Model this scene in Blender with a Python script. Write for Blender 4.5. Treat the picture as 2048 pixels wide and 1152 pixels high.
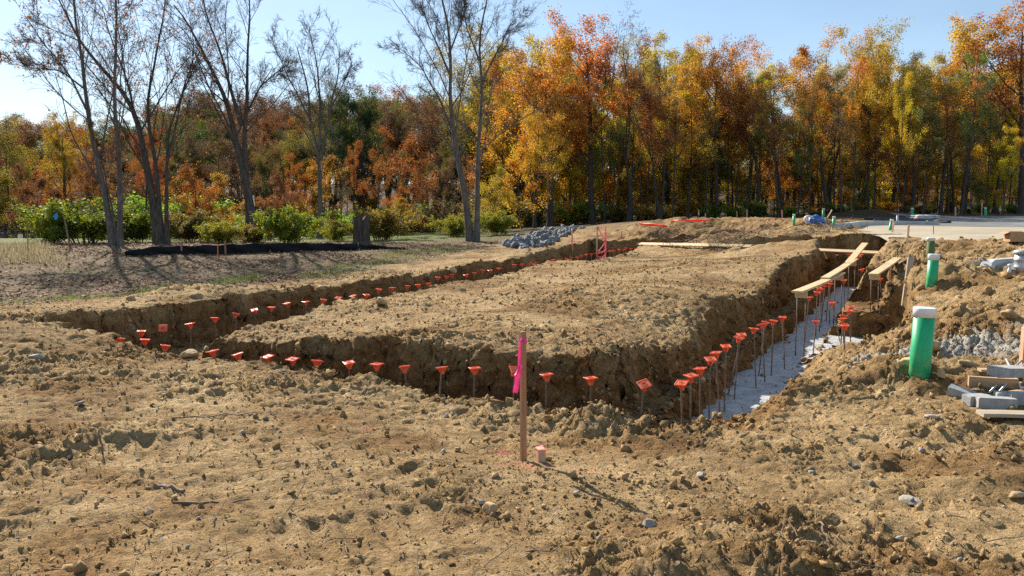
import bpy, bmesh, math, random
import numpy as np
from mathutils import Vector, Matrix

# ---------------------------------------------------------------- scene, camera, light
scene = bpy.context.scene
for ob in list(bpy.data.objects):
    bpy.data.objects.remove(ob)
F, CZ = 1650.0, 1.65                      # focal length in photo pixels, eye height
TH = math.atan(156.0 / F)                 # camera pitch (down)
cam_data = bpy.data.cameras.new('camera')
cam = bpy.data.objects.new('camera', cam_data)
scene.collection.objects.link(cam)
cam.location = (0, 0, CZ)
cam.rotation_euler = (math.pi / 2 - TH, 0, 0)
cam_data.sensor_width = 36.0
cam_data.lens = 36.0 * F / 2048.0
cam_data.clip_start = 0.05
cam_data.clip_end = 3000
scene.camera = cam

SUN_AZ, SUN_EL = math.radians(-31.0), math.radians(33.0)   # azimuth from +Y towards +X
world = bpy.data.worlds.new('World')
scene.world = world
world.use_nodes = True
wn, wl = world.node_tree.nodes, world.node_tree.links
wn.clear()
w_out = wn.new('ShaderNodeOutputWorld')
w_bg = wn.new('ShaderNodeBackground')
w_sky = wn.new('ShaderNodeTexSky')
w_sky.sky_type = 'NISHITA'
w_sky.sun_disc = False
w_sky.sun_elevation = SUN_EL
w_sky.sun_rotation = SUN_AZ
w_sky.air_density = 1.0
w_sky.dust_density = 0.25
w_sky.ozone_density = 2.2
w_bg.inputs['Strength'].default_value = 0.064
# thin high cloud veil
w_tc = wn.new('ShaderNodeTexCoord')
w_map = wn.new('ShaderNodeMapping')
w_map.inputs['Scale'].default_value = (1.2, 1.2, 4.0)
w_ns = wn.new('ShaderNodeTexNoise')
w_ns.inputs['Scale'].default_value = 1.6
w_ns.inputs['Detail'].default_value = 6
w_ns.inputs['Roughness'].default_value = 0.55
w_rmp = wn.new('ShaderNodeMapRange')
w_rmp.inputs['From Min'].default_value = 0.42
w_rmp.inputs['From Max'].default_value = 0.75
w_rmp.inputs['To Min'].default_value = 0.16
w_rmp.inputs['To Max'].default_value = 0.38
w_mix = wn.new('ShaderNodeMixRGB')
w_mix.blend_type = 'MIX'
w_mix.inputs['Color2'].default_value = (6.6, 9.2, 12.0, 1)
wl.new(w_tc.outputs['Generated'], w_map.inputs['Vector'])
wl.new(w_map.outputs['Vector'], w_ns.inputs['Vector'])
wl.new(w_ns.outputs['Fac'], w_rmp.inputs['Value'])
wl.new(w_rmp.outputs['Result'], w_mix.inputs['Fac'])
wl.new(w_sky.outputs['Color'], w_mix.inputs['Color1'])
wl.new(w_mix.outputs['Color'], w_bg.inputs['Color'])
wl.new(w_bg.outputs['Background'], w_out.inputs['Surface'])

sun_data = bpy.data.lights.new('sun', 'SUN')
sun_data.energy = 5.0
sun_data.angle = math.radians(0.53)
sun_data.color = (1.0, 0.93, 0.82)
sun = bpy.data.objects.new('sun', sun_data)
scene.collection.objects.link(sun)
sun_dir = Vector((math.sin(SUN_AZ) * math.cos(SUN_EL), math.cos(SUN_AZ) * math.cos(SUN_EL), math.sin(SUN_EL)))
sun.rotation_euler = sun_dir.to_track_quat('Z', 'Y').to_euler()
sun.location = (-10, 20, 20)

scene.view_settings.view_transform = 'Standard'
scene.view_settings.look = 'None'
scene.view_settings.gamma = 1.0
scene.view_settings.exposure = 0.95
scene.cycles.max_bounces = 6
scene.cycles.diffuse_bounces = 3
scene.cycles.glossy_bounces = 2
scene.cycles.transmission_bounces = 3
scene.cycles.caustics_reflective = False
scene.cycles.caustics_refractive = False
scene.cycles.use_denoising = False        # keep the grain of the soil and leaves

rng = np.random.default_rng(11)
random.seed(5)
COL = scene.collection

# ---------------------------------------------------------------- numpy noise
def _hash(ix, iy, iz, seed):
    h = (ix * 374761393 + iy * 668265263 + iz * 2147483647 + seed * 1274126177) & 0xFFFFFFFF
    h = ((h ^ (h >> 13)) * 1274126177) & 0xFFFFFFFF
    h = ((h ^ (h >> 16)) * 2246822519) & 0xFFFFFFFF
    return (h ^ (h >> 13)) & 0xFFFF

def pn2(x, y, seed=0):
    x = np.asarray(x, float); y = np.asarray(y, float)
    ix = np.floor(x).astype(np.int64); iy = np.floor(y).astype(np.int64)
    fx = x - ix; fy = y - iy
    ux = fx * fx * fx * (fx * (fx * 6 - 15) + 10); uy = fy * fy * fy * (fy * (fy * 6 - 15) + 10)
    def g(a, b):
        t = _hash(ix + a, iy + b, 0, seed) * (2 * math.pi / 65536)
        return np.cos(t) * (fx - a) + np.sin(t) * (fy - b)
    n0 = g(0, 0) * (1 - ux) + g(1, 0) * ux
    n1 = g(0, 1) * (1 - ux) + g(1, 1) * ux
    return (n0 * (1 - uy) + n1 * uy) * 1.5

def vn3(x, y, z, seed=0):
    ix = np.floor(x).astype(np.int64); iy = np.floor(y).astype(np.int64); iz = np.floor(z).astype(np.int64)
    fx = x - ix; fy = y - iy; fz = z - iz
    fx = fx * fx * (3 - 2 * fx); fy = fy * fy * (3 - 2 * fy); fz = fz * fz * (3 - 2 * fz)
    r = 0
    for a in (0, 1):
        for b in (0, 1):
            for c in (0, 1):
                w = (fx if a else 1 - fx) * (fy if b else 1 - fy) * (fz if c else 1 - fz)
                r = r + w * (_hash(ix + a, iy + b, iz + c, seed) / 32768.0 - 1)
    return r

def sstep(a, b, x):
    t = np.clip((x - a) / (b - a), 0, 1)
    return t * t * (3 - 2 * t)

# ---------------------------------------------------------------- photo geometry helpers
def ray(px, py):
    X = (px - 1024) / F; Z = -(py - 576) / F
    return np.array((X, math.cos(TH) + Z * math.sin(TH), -math.sin(TH) + Z * math.cos(TH)))

def at_z(px, py, z):
    d = ray(px, py); t = (z - CZ) / d[2]
    return np.array((d[0] * t, d[1] * t, z))

def at_y(px, py, y):
    d = ray(px, py); t = y / d[1]
    return np.array((d[0] * t, y, CZ + d[2] * t))

# ---------------------------------------------------------------- terrain
AH = math.radians(24.5)                    # the house plot is turned by this angle
CX, CY = 1.3, 6.9                          # its near right corner
cA, sA = math.cos(AH), math.sin(AH)
FAN = 0.0107
def w2st(x, y):
    dx, dy = x - CX, y - CY
    u = dx * cA - dy * sA; v = dx * sA + dy * cA
    k = 1 + FAN * np.clip(v, 0, 24)
    return -3.15 + (u + 3.15) / k, v
def st2w(s, t):
    k = 1 + FAN * np.clip(t, 0, 24)
    u = -3.15 + (s + 3.15) * k
    return CX + u * cA + t * sA, CY - u * sA + t * cA

CTRL = [  # photo pixel and height of ground seen there
 (1024,1150,0),(0,1150,.02),(2048,1150,.0),(1047,925,0),(1600,900,0),(1200,850,-.05),(1330,860,-.05),(300,1000,.02),(1400,870,0),
 (0,900,.06),(600,850,.05),(860,785,.04),(1020,815,-.03),(680,745,.13),(0,760,.16),(450,718,.16),(240,700,.2),(60,665,.32),
 (2000,860,.08),(1845,760,.16),(1990,720,.20),(1900,640,.33),(2040,600,.45),(1865,572,.52),(2010,520,.8),
 (1860,500,.78),(1950,484,.93),(1700,470,.92),(1570,785,-.12),(1600,745,-.3),(1640,722,-.3),(1690,708,-.2),(1740,712,.02),(1730,600,.05),(1790,578,.32),(1770,622,.12),(1820,560,.56),
 (2040,474,1.0),(2040,445,1.07),(1870,450,1.05),(1700,460,1.0),(1600,445,1.17),(1400,441,1.2),(1500,452,1.08),(1640,437,1.2),
 (2040,433,1.3),(1800,431,1.3),
 (300,612,.38),(600,586,.31),(800,560,.32),(1000,525,.38),(1120,508,.38),(1200,497,.42),(1290,501,.33),(1160,522,.22),(1230,510,.25),(1560,500,.52),(1640,507,.52),
 (1400,472,.75),(1280,449,1.02),(1150,470,.68),
 (900,620,.33),(1200,560,.4),(1400,520,.45),(800,680,.33),(1200,700,.38),(1450,600,.42),(1600,540,.48),(620,662,.24),(500,690,.08),(700,608,.26),(1000,560,.25),(850,590,.26),
 (100,606,.12),(300,592,.14),(600,563,.12),(800,541,.15),(950,520,.25),
 (0,528,.36),(120,516,.42),(250,503,.46),(450,499,.46),(600,495,.46),(780,500,.36),(940,488,.42),(1000,492,.42),(1130,462,.75),
 (640,478,.25),(700,470,.2),
]
_cp = np.array([at_z(*c) for c in CTRL])
_extra = np.array([(-60,60,.3),(-60,25,.4),(-30,90,.2),(0,60,.4),(0,110,.8),(25,60,1.3),(50,60,1.4),(50,20,1.0),(30,10,.8),(45,110,1.5),
                   (0,-3,0),(8,0,.05),(-8,0,.05),(-14,8,.2),(12,8,.6),(-20,15,.3)], float)
_cp = np.vstack([_cp, _extra])
def _tpsk(r2):
    return np.where(r2 > 1e-9, r2 * np.log(np.maximum(r2, 1e-9)), 0)
_SC = 20.0
def _fit():
    p = _cp[:, :2] / _SC; n = len(p)
    d2 = ((p[:, None] - p[None]) ** 2).sum(-1)
    K = _tpsk(d2) + np.eye(n) * 2e-3
    P = np.hstack([np.ones((n, 1)), p])
    A = np.zeros((n + 3, n + 3)); A[:n, :n] = K; A[:n, n:] = P; A[n:, :n] = P.T
    return np.linalg.solve(A, np.concatenate([_cp[:, 2], np.zeros(3)]))
_W = _fit()

MOUNDS = []     # (x, y, height, radius)
def base_h(x, y):
    x = np.asarray(x, float); y = np.asarray(y, float)
    sh = x.shape; x = x.ravel(); y = y.ravel()
    xs = np.clip(x, -70, 60) / _SC; ys = np.clip(y, -4, 115) / _SC
    z = _W[-3] + _W[-2] * xs + _W[-1] * ys
    p = _cp[:, :2] / _SC
    for i in range(len(p)):
        z = z + _W[i] * _tpsk((xs - p[i, 0]) ** 2 + (ys - p[i, 1]) ** 2)
    z = np.clip(z, -.3, 1.7)
    for mx, my, h, r in MOUNDS:
        d = np.hypot(x - mx, y - my)
        near = d < 3 * r
        if near.any():
            z[near] += h * np.exp(-(d[near] / r) ** 2 * (1 + .6 * pn2(x[near] * 2 / r, y[near] * 2 / r, 7)))
    pond = 1 - sstep(.8, 1.1, np.hypot((x + 40) / 24, (y - 51) / 9))
    z = z * (1 - pond) - .5 * pond
    far = sstep(120, 260, np.hypot(x, y))           # distant rise behind the woods
    return (z + far * 9).reshape(sh)

def pave_mask(x, y):       # where the drive and the parking lot lie
    s = sstep(-.6, .6, (x - PAV_L(y)))
    return s * sstep(PAV_N(x) - .5, PAV_N(x) + .3, y) * (1 - sstep(47, 49, y))
def PAV_L(y): return np.interp(y, [18, 20, 23, 27, 31, 35, 44], [10.6, 10.2, 10.2, 11.0, 12.2, 17.5, 21.5])
def PAV_N(x): return np.interp(x, [9, 10, 12, 20, 40], [20.5, 19.4, 19.0, 17.5, 16])

# trench cuts: s0,s1,t0,t1,floor
CUTS = [
 (-7.0, .5, -.58, .25, -.22),
 (-7.0, -5.45, -.58, 21.2, -.2),
 (-.5, .46, -.58, 18.7, -.25),
 (-.2, .46, .55, 18.4, -.62),
 (.46, 1.65, 4.9, 8.4, -.62),
 (.46, 1.25, 8.4, 10.9, -.2),
 (-7.0, -2.4, 20.3, 21.2, -.2),
 (-2.4, 1.3, 17.9, 18.7, -.3),
]
WB = .045
def carve(z, s, t):
    zz = z.copy(); cut = np.zeros_like(z)
    for s0, s1, t0, t1, fl in CUTS:
        wr = .46 if s1 == .46 and t0 < 4 else WB          # the bank beside the footing slopes
        m = np.clip((s - s0 + WB) / (2 * WB), 0, 1) * np.clip((s1 + wr - s) / (wr + WB), 0, 1) \
          * np.clip((t - t0 + WB) / (2 * WB), 0, 1) * np.clip((t1 - t + WB) / (2 * WB), 0, 1)
        flz = fl + .25 * np.clip((z - .35), 0, 1) if fl > -.5 else fl
        zz = np.minimum(zz, z + (flz - z) * m)
        cut = np.maximum(cut, m)
    return zz, cut

def warp(x, y):
    s, t = w2st(x, y)
    m = (1 - sstep(.5, 2.0, np.maximum(np.maximum(-7.5 - s, s - 3), np.maximum(-1.2 - t, t - 22.5))))
    wx = .08 * pn2(x * .9, y * .9, 21) + .042 * pn2(x * 3.1, y * 3.1, 22) + .02 * pn2(x * 9, y * 9, 25)
    wy = .08 * pn2(x * .9, y * .9, 23) + .042 * pn2(x * 3.1, y * 3.1, 24) + .02 * pn2(x * 9, y * 9, 26)
    return wx * m, wy * m
def unwarp(x, y):
    qx, qy = x, y
    for _ in range(6):
        a, b = warp(qx, qy); qx, qy = x - a, y - b
    return qx, qy

def litter_mask(x, y, s):
    n = .5 * pn2(x * .8, y * .8, 41) + .25 * pn2(x * 2.5, y * 2.5, 42)
    lit = 1 - sstep(-10.0, -8.9, s + n)
    return lit

def detail(x, y, s, t, cut):
    dist = np.hypot(x, y)
    f1 = np.clip(22 / dist, 0, 1); f2 = np.clip(12 / dist, 0, 1)
    clump = sstep(-.25, .45, pn2(x * .45 + 3, y * .75, 31) + .5 * pn2(x * 1.4, y * 2.0, 32))
    s_in = sstep(-7.4, -6.6, s) * (1 - sstep(-.9, -.3, s)) * sstep(0, .5, t) * (1 - sstep(19, 21, t))
    rim = np.zeros_like(x)
    for s0, s1, t0, t1, fl in CUTS[:4]:
        dd = np.maximum(np.maximum(s0 - s, s - s1), np.maximum(t0 - t, t - t1))
        rim = np.maximum(rim, np.exp(-(np.clip(dd - .1, 0, 9) / .35) ** 2))
    rim = rim * (1 - cut)
    right = sstep(.6, 1.3, s) * sstep(0, 2.5, t)
    backm = sstep(20.3, 22.0, t) * (1 - sstep(28, 32, t)) * sstep(-7.5, -5.5, s) * (1 - sstep(1.5, 3, s))
    amp = (.46 + .85 * clump) * (1 - .35 * s_in) + .35 * rim + .9 * right + 1.3 * backm
    lit = litter_mask(x, y, s) + sstep(32, 38, y + .2 * x)
    amp = amp * (1 - .88 * np.exp(-(((x - .45) / .95) ** 2 + ((y - 4.7) / .85) ** 2) ** 2))     # trodden patch round the stake
    amp = amp * (1 - .75 * np.clip(lit, 0, 1)) * (1 - pave_mask(x, y))
    n = .022 * pn2(x * .8, y * 1.3, 33)
    b1 = np.abs(pn2(x * 2.3, y * 2.8, 34)); b2 = np.abs(pn2(x * 5.5 + 9, y * 6.2, 35)); b3 = np.abs(pn2(x * 12, y * 13, 36))
    n = n + backm * .42 * (.28 - np.abs(pn2(x * .75, y * .6, 44)))
    n = n + amp * (.050 * (.36 - b1) + .060 * (.36 - b2) * (1 + .4 * right) + .055 * (.36 - b3) * f1 + .034 * (.3 - np.abs(pn2(x * 24, y * 26, 37))) * f2 + .014 * pn2(x * 47, y * 47, 43) * np.clip(7 / dist, 0, 1))
    n = n + .030 * rim * np.clip(.3 + pn2(x * 1.7, y * 1.7, 38), 0, 1) + right * .08 * pn2(x * .9, y * .9, 39)
    # wheel ruts across the foreground
    rut = pn2(x * .25 + .08 * y, y * 2.6 + .35 * x, 40)
    n = n + .035 * rut * (1 - sstep(4.5, 7, y)) * (1 - cut)
    # worn crawler-track prints
    for ax, ay, dx, dy, hw in ((-3.2, 3.3, .94, .34, .23), (-3.9, 5.0, .94, .34, .23), (1.2, 3.4, .62, .78, .2)):
        al = (x - ax) * dx + (y - ay) * dy; ac = -(x - ax) * dy + (y - ay) * dx + .12 * np.sin(al * .9)
        band_ = (1 - sstep(hw, hw + .07, np.abs(ac))) * sstep(-.1, .35, pn2(x * .8 + 5, y * .8, 47)) * (1 - cut) * (1 - sstep(5.6, 6.3, y))
        n = n * (1 - .5 * band_) + band_ * (-.02 + .016 * np.clip(np.sin(al * 2 * math.pi / .17) * 1.6, -1, 1))
    pv = pave_mask(x, y)
    return n * (1 - .45 * cut) * (1 - pv) - .05 * pv

def height(x, y):
    x = np.atleast_1d(np.asarray(x, float)); y = np.atleast_1d(np.asarray(y, float))
    qx, qy = unwarp(x, y); s, t = w2st(qx, qy)
    z, cut = carve(base_h(x, y), s, t)
    return z + detail(x, y, s, t, cut)

def hz(x, y): return float(height(x, y)[0])
_TS = np.geomspace(2.0, 220, 900)
def on_ground(px, py):
    d = ray(px, py)
    x, y, z = d[0] * _TS, d[1] * _TS, CZ + d[2] * _TS
    h = height(x, y)
    i = np.nonzero(z <= h)[0]
    i = int(i[0]) if len(i) else len(_TS) - 1
    if i == 0: i = 1
    a, b = z[i - 1] - h[i - 1], z[i] - h[i]
    f = a / (a - b) if abs(a - b) > 1e-9 else 0
    tt = _TS[i - 1] + (_TS[i] - _TS[i - 1]) * min(max(f, 0), 1)
    return np.array((d[0] * tt, d[1] * tt, CZ + d[2] * tt))

def add_mound(px, py, z, h, r):
    p = at_z(px, py, z); MOUNDS.append((p[0], p[1], h, r))
add_mound(1195, 852, -.03, .09, .2)
add_mound(1845, 752, .18, .12, .45); add_mound(1770, 765, .1, .12, .35)
add_mound(1590, 800, .0, .07, .3); add_mound(1660, 790, .0, .08, .4); add_mound(1730, 745, .08, .07, .4)
add_mound(20, 690, .25, .14, .5); add_mound(60, 720, .2, .1, .3)
add_mound(1980, 970, 0, .09, .4); add_mound(1440, 1110, 0, .08, .5)
for px, py, z, h, r in ((1880, 590, .45, .08, .8), (1960, 600, .5, .07, .6), (2020, 585, .55, .08, .6), (1830, 600, .4, .07, .5),
                        (1900, 555, .6, .12, .7), (1830, 500, .75, .15, .8), (1860, 640, .35, .1, .5),
                        (1420, 478, .7, .30, 1.0), (1470, 480, .72, .32, .9), (1380, 474, .7, .25, .8), (1340, 468, .7, .22, .9), (1630, 470, .85, .25, 1.2), (1540, 478, .8, .2, 1.0),
                        (1740, 438, 1.12, .45, 2.2), (1560, 468, .85, .12, 1.5), (1780, 478, .85, .1, 1.0), (1600, 480, .8, .15, .9),
                        (720, 612, .3, .06, .5), (350, 596, .36, .10, .5), (420, 588, .36, .12, .6), (120, 640, .35, .08, .5),
                        (720, 585, .3, .1, .4), (800, 600, .3, .06, .4), (1240, 455, .9, .15, 2.2)):
    add_mound(px, py, z, h, r)

# ---------------------------------------------------------------- materials
MAT = {}
def newmat(name):
    m = bpy.data.materials.new(name); m.use_nodes = True
    nt = m.node_tree; nt.nodes.clear()
    out = nt.nodes.new('ShaderNodeOutputMaterial')
    MAT[name] = m
    return m, nt, out
def node(nt, typ, **kw):
    n = nt.nodes.new(typ)
    for k, v in kw.items():
        if hasattr(n, k): setattr(n, k, v)
        else: n.inputs[k].default_value = v
    return n
def noise(nt, vec, scale, detail=4, rough=.55, dist=0.0):
    n = nt.nodes.new('ShaderNodeTexNoise')
    n.inputs['Scale'].default_value = scale; n.inputs['Detail'].default_value = detail
    n.inputs['Roughness'].default_value = rough; n.inputs['Distortion'].default_value = dist
    if vec is not None: nt.links.new(vec, n.inputs['Vector'])
    return n.outputs['Fac']
def ramp(nt, fac, stops):
    r = nt.nodes.new('ShaderNodeValToRGB')
    els = r.color_ramp.elements
    while len(els) > len(stops): els.remove(els[-1])
    while len(els) < len(stops): els.new(1)
    for e, (p, c) in zip(els, stops):
        e.position = p; e.color = (*c, 1) if len(c) == 3 else c
    nt.links.new(fac, r.inputs['Fac'])
    return r.outputs['Color']
def mix(nt, fac, a, b, mode='MIX'):
    n = nt.nodes.new('ShaderNodeMixRGB'); n.blend_type = mode
    for sock, v in ((n.inputs['Fac'], fac), (n.inputs['Color1'], a), (n.inputs['Color2'], b)):
        if isinstance(v, (int, float)): sock.default_value = v
        elif isinstance(v, tuple): sock.default_value = (*v, 1) if len(v) == 3 else v
        else: nt.links.new(v, sock)
    return n.outputs['Color']
def maprange(nt, v, a, b, c=0., d=1.):
    n = nt.nodes.new('ShaderNodeMapRange')
    nt.links.new(v, n.inputs['Value'])
    for k, x in zip(('From Min', 'From Max', 'To Min', 'To Max'), (a, b, c, d)): n.inputs[k].default_value = x
    return n.outputs['Result']
def bump(nt, h, strength=.5, dist=.02):
    b = nt.nodes.new('ShaderNodeBump')
    b.inputs['Strength'].default_value = strength; b.inputs['Distance'].default_value = dist
    nt.links.new(h, b.inputs['Height'])
    return b.outputs['Normal']
def bsdf(nt, out, col, rough=.9, spec=.25, normal=None, metal=0.):
    p = nt.nodes.new('ShaderNodeBsdfPrincipled')
    if isinstance(col, tuple): p.inputs['Base Color'].default_value = (*col, 1)
    else: nt.links.new(col, p.inputs['Base Color'])
    if isinstance(rough, (int, float)): p.inputs['Roughness'].default_value = rough
    else: nt.links.new(rough, p.inputs['Roughness'])
    p.inputs['Specular IOR Level'].default_value = spec
    p.inputs['Metallic'].default_value = metal
    if normal is not None: nt.links.new(normal, p.inputs['Normal'])
    nt.links.new(p.outputs['BSDF'], out.inputs['Surface'])
    return p
def geo_pos(nt): return nt.nodes.new('ShaderNodeNewGeometry').outputs['Position']
def obj_co(nt): return nt.nodes.new('ShaderNodeTexCoord').outputs['Object']
def attr(nt, name):
    a = nt.nodes.new('ShaderNodeAttribute'); a.attribute_name = name
    return a.outputs['Fac']

def soil_colour(nt, pos):
    big = noise(nt, pos, .55, 5, .6)
    mid = noise(nt, pos, 3.2, 6, .65)
    fine = noise(nt, pos, 26, 5, .7)
    c = ramp(nt, big, [(.30, (.185, .110, .047)), (.47, (.345, .222, .100)), (.62, (.50, .345, .172))])
    c2 = ramp(nt, mid, [(.30, (.15, .088, .038)), (.5, (.345, .222, .100)), (.68, (.54, .385, .205))])
    c = mix(nt, .5, c, c2)
    c3 = ramp(nt, fine, [(.28, (.40, .37, .35)), (.48, (1, 1, 1)), (.74, (1.4, 1.37, 1.33))])
    c = mix(nt, .9, c, c3, 'MULTIPLY')
    c = mix(nt, .6, c, ramp(nt, noise(nt, pos, 85, 3, .7), [(.3, (.5, .47, .45)), (.5, (1, 1, 1)), (.7, (1.35, 1.33, 1.3))]), 'MULTIPLY')
    # small grey chips of shale
    v = nt.nodes.new('ShaderNodeTexVoronoi'); v.inputs['Scale'].default_value = 19
    nt.links.new(pos, v.inputs['Vector'])
    chip = maprange(nt, v.outputs['Distance'], .17, .12)
    sp = nt.nodes.new('ShaderNodeSeparateColor'); nt.links.new(v.outputs['Color'], sp.inputs['Color'])
    sel = maprange(nt, sp.outputs['Red'], .86, .88)
    mm = nt.nodes.new('ShaderNodeMath'); mm.operation = 'MULTIPLY'
    nt.links.new(chip, mm.inputs[0]); nt.links.new(sel, mm.inputs[1])
    chipc = ramp(nt, sp.outputs['Green'], [(0, (.30, .29, .27)), (.5, (.42, .38, .31)), (1, (.20, .19, .18))])
    return mix(nt, mm.outputs[0], c, chipc)

m, nt, out = newmat('ground_soil')
pos = geo_pos(nt)
c = soil_colour(nt, pos)
zs = nt.nodes.new('ShaderNodeMapping'); zs.inputs['Scale'].default_value = (.7, .7, 7.0); nt.links.new(pos, zs.inputs['Vector'])
strata = ramp(nt, noise(nt, zs.outputs['Vector'], 1.6, 5, .6, .5), [(.32, (.46, .40, .35)), (.48, (.66, .58, .50)), (.6, (.80, .68, .55)), (.72, (.62, .56, .50))])
wet = mix(nt, 1.0, c, strata, 'MULTIPLY')
c = mix(nt, attr(nt, 'damp'), c, wet)
lf = noise(nt, pos, 17, 4, .7); lf2 = noise(nt, pos, 1.3, 4, .6)
litc = ramp(nt, lf, [(.3, (.05, .032, .017)), (.45, (.125, .083, .043)), (.58, (.225, .155, .085)), (.72, (.28, .165, .085))])
litc = mix(nt, maprange(nt, lf2, .35, .65, 0, .6), litc, (.16, .112, .06))
c = mix(nt, attr(nt, 'litter'), c, litc)
c = mix(nt, attr(nt, 'forest'), c, ramp(nt, noise(nt, pos, 6, 5, .7), [(.3, (.035, .026, .016)), (.55, (.085, .06, .034)), (.75, (.15, .10, .05))]))
grc = ramp(nt, noise(nt, pos, 24, 4, .7), [(.3, (.05, .07, .02)), (.5, (.13, .17, .045)), (.7, (.26, .26, .10))])
c = mix(nt, attr(nt, 'grass'), c, grc)
grv = ramp(nt, noise(nt, pos, 38, 3, .8), [(.3, (.22, .19, .15)), (.5, (.42, .38, .31)), (.7, (.60, .55, .46))])
c = mix(nt, attr(nt, 'gravel'), c, grv)
c = mix(nt, attr(nt, 'paint'), c, (.75, .22, .16))
b1 = noise(nt, pos, 14, 8, .72); b2 = noise(nt, pos, 70, 4, .7)
bb = mix(nt, .35, b1, b2)
bsdf(nt, out, c, .95, .12, bump(nt, bb, 1.0, .06))

m, nt, out = newmat('soil_clod')
pos = geo_pos(nt)
c = soil_colour(nt, pos)
rpi = nt.nodes.new('ShaderNodeNewGeometry').outputs['Random Per Island']
c = mix(nt, .8, c, ramp(nt, rpi, [(0, (.62, .6, .58)), (.5, (1, 1, 1)), (1, (1.25, 1.2, 1.15))]), 'MULTIPLY')
bsdf(nt, out, c, .95, .12, bump(nt, noise(nt, pos, 45, 6, .7), .7, .02))

def stone_mat(name, stops, scale=9):
    m, nt, out = newmat(name)
    pos = geo_pos(nt)
    oi = nt.nodes.new('ShaderNodeNewGeometry').outputs['Random Per Island']
    c = ramp(nt, noise(nt, pos, scale, 6, .7), stops)
    c = mix(nt, .8, c, ramp(nt, oi, [(0, (.55, .55, .55)), (.6, (1, 1, 1)), (1, (1.4, 1.35, 1.25))]), 'MULTIPLY')
    bsdf(nt, out, c, .85, .3, bump(nt, noise(nt, pos, 30, 6, .7), .6, .02))
stone_mat('grey_stone', [(.3, (.17, .155, .135)), (.5, (.30, .275, .235)), (.7, (.44, .405, .35))])
stone_mat('gravel_stone', [(.3, (.27, .24, .20)), (.5, (.43, .395, .33)), (.7, (.62, .575, .49))])
stone_mat('riprap_stone', [(.3, (.06, .064, .07)), (.5, (.14, .145, .155)), (.7, (.27, .275, .275))], 5)
stone_mat('tan_stone', [(.3, (.22, .15, .08)), (.5, (.36, .25, .13)), (.7, (.50, .38, .23))])
stone_mat('pale_stone', [(.3, (.34, .31, .26)), (.5, (.50, .46, .40)), (.7, (.64, .60, .54))])

def simple(name, stops, scale, rough=.7, spec=.3, bscale=40, bstr=.3, bdist=.01, obj=True, metal=0.):
    m, nt, out = newmat(name)
    pos = obj_co(nt) if obj else geo_pos(nt)
    c = ramp(nt, noise(nt, pos, scale, 6, .65), stops)
    bsdf(nt, out, c, rough, spec, bump(nt, noise(nt, pos, bscale, 5, .7), bstr, bdist), metal)
    return m, nt
simple('concrete', [(.3, (.30, .31, .31)), (.5, (.43, .43, .42)), (.7, (.56, .55, .53))], 5, .9, .2, 60, .4, .01, False)
simple('footing_concrete', [(.26, (.22, .205, .18)), (.38, (.38, .375, .36)), (.55, (.50, .50, .49)), (.72, (.58, .575, .56))], 7, .9, .2, 30, .9, .03, False)
simple('kerb_concrete', [(.3, (.34, .33, .31)), (.5, (.46, .45, .42)), (.7, (.56, .54, .50))], 2, .9, .2, 60, .3, .01, False)
simple('drive_concrete', [(.3, (.27, .22, .15)), (.5, (.38, .315, .22)), (.7, (.46, .39, .28))], .6, .9, .2, 60, .2, .01, False)
simple('asphalt', [(.3, (.10, .10, .10)), (.5, (.16, .16, .155)), (.7, (.24, .235, .22))], .8, .85, .3, 90, .3, .01, False)
simple('paver_concrete', [(.3, (.25, .25, .25)), (.5, (.35, .35, .345)), (.7, (.46, .455, .44))], 11, .9, .2, 120, .35, .006)
simple('rebar_steel', [(.3, (.10, .055, .03)), (.5, (.17, .115, .08)), (.7, (.24, .20, .17))], 9, .6, .5, 90, .3, .004)
simple('black_fabric', [(.3, (.006, .006, .007)), (.7, (.016, .016, .017))], 6, .8, .25, 30, .4, .02)
simple('black_plastic', [(.3, (.01, .01, .011)), (.7, (.03, .03, .03))], 6, .5, .4, 30, .2, .02)
simple('green_plastic', [(.3, (.010, .34, .125)), (.5, (.012, .40, .150)), (.7, (.016, .44, .165))], 3, .42, .4, 60, .06, .004)
simple('olive_plastic', [(.3, (.06, .14, .035)), (.5, (.11, .17, .06)), (.7, (.16, .15, .07))], 14, .8, .2, 60, .3, .004)
simple('white_plastic', [(.3, (.66, .66, .65)), (.7, (.80, .80, .79))], 4, .4, .4, 60, .05, .004)
simple('blue_tarp', [(.3, (.015, .10, .38)), (.7, (.03, .17, .52))], 4, .45, .4, 14, .5, .03)
simple('blue_tag', [(.3, (.01, .22, .50)), (.7, (.02, .30, .60))], 4, .5, .3, 14, .1, .01)
simple('white_wrap', [(.3, (.38, .38, .38)), (.5, (.60, .60, .59)), (.7, (.74, .74, .73))], 7, .5, .4, 18, .5, .03)
simple('cardboard', [(.3, (.36, .22, .12)), (.7, (.46, .30, .17))], 4, .85, .15, 40, .15, .005)
simple('galvanised', [(.3, (.42, .43, .45)), (.7, (.62, .63, .64))], 6, .4, .5, 40, .2, .006, True, .7)
simple('grey_pvc', [(.3, (.32, .34, .36)), (.7, (.42, .44, .46))], 4, .5, .4, 60, .05, .004)
simple('orange_paint', [(.3, (.62, .16, .03)), (.7, (.74, .24, .06))], 12, .8, .2, 60, .1, .005)
simple('pink_wood', [(.3, (.56, .30, .18)), (.7, (.70, .44, .29))], 12, .8, .2, 60, .2, .005)

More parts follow.
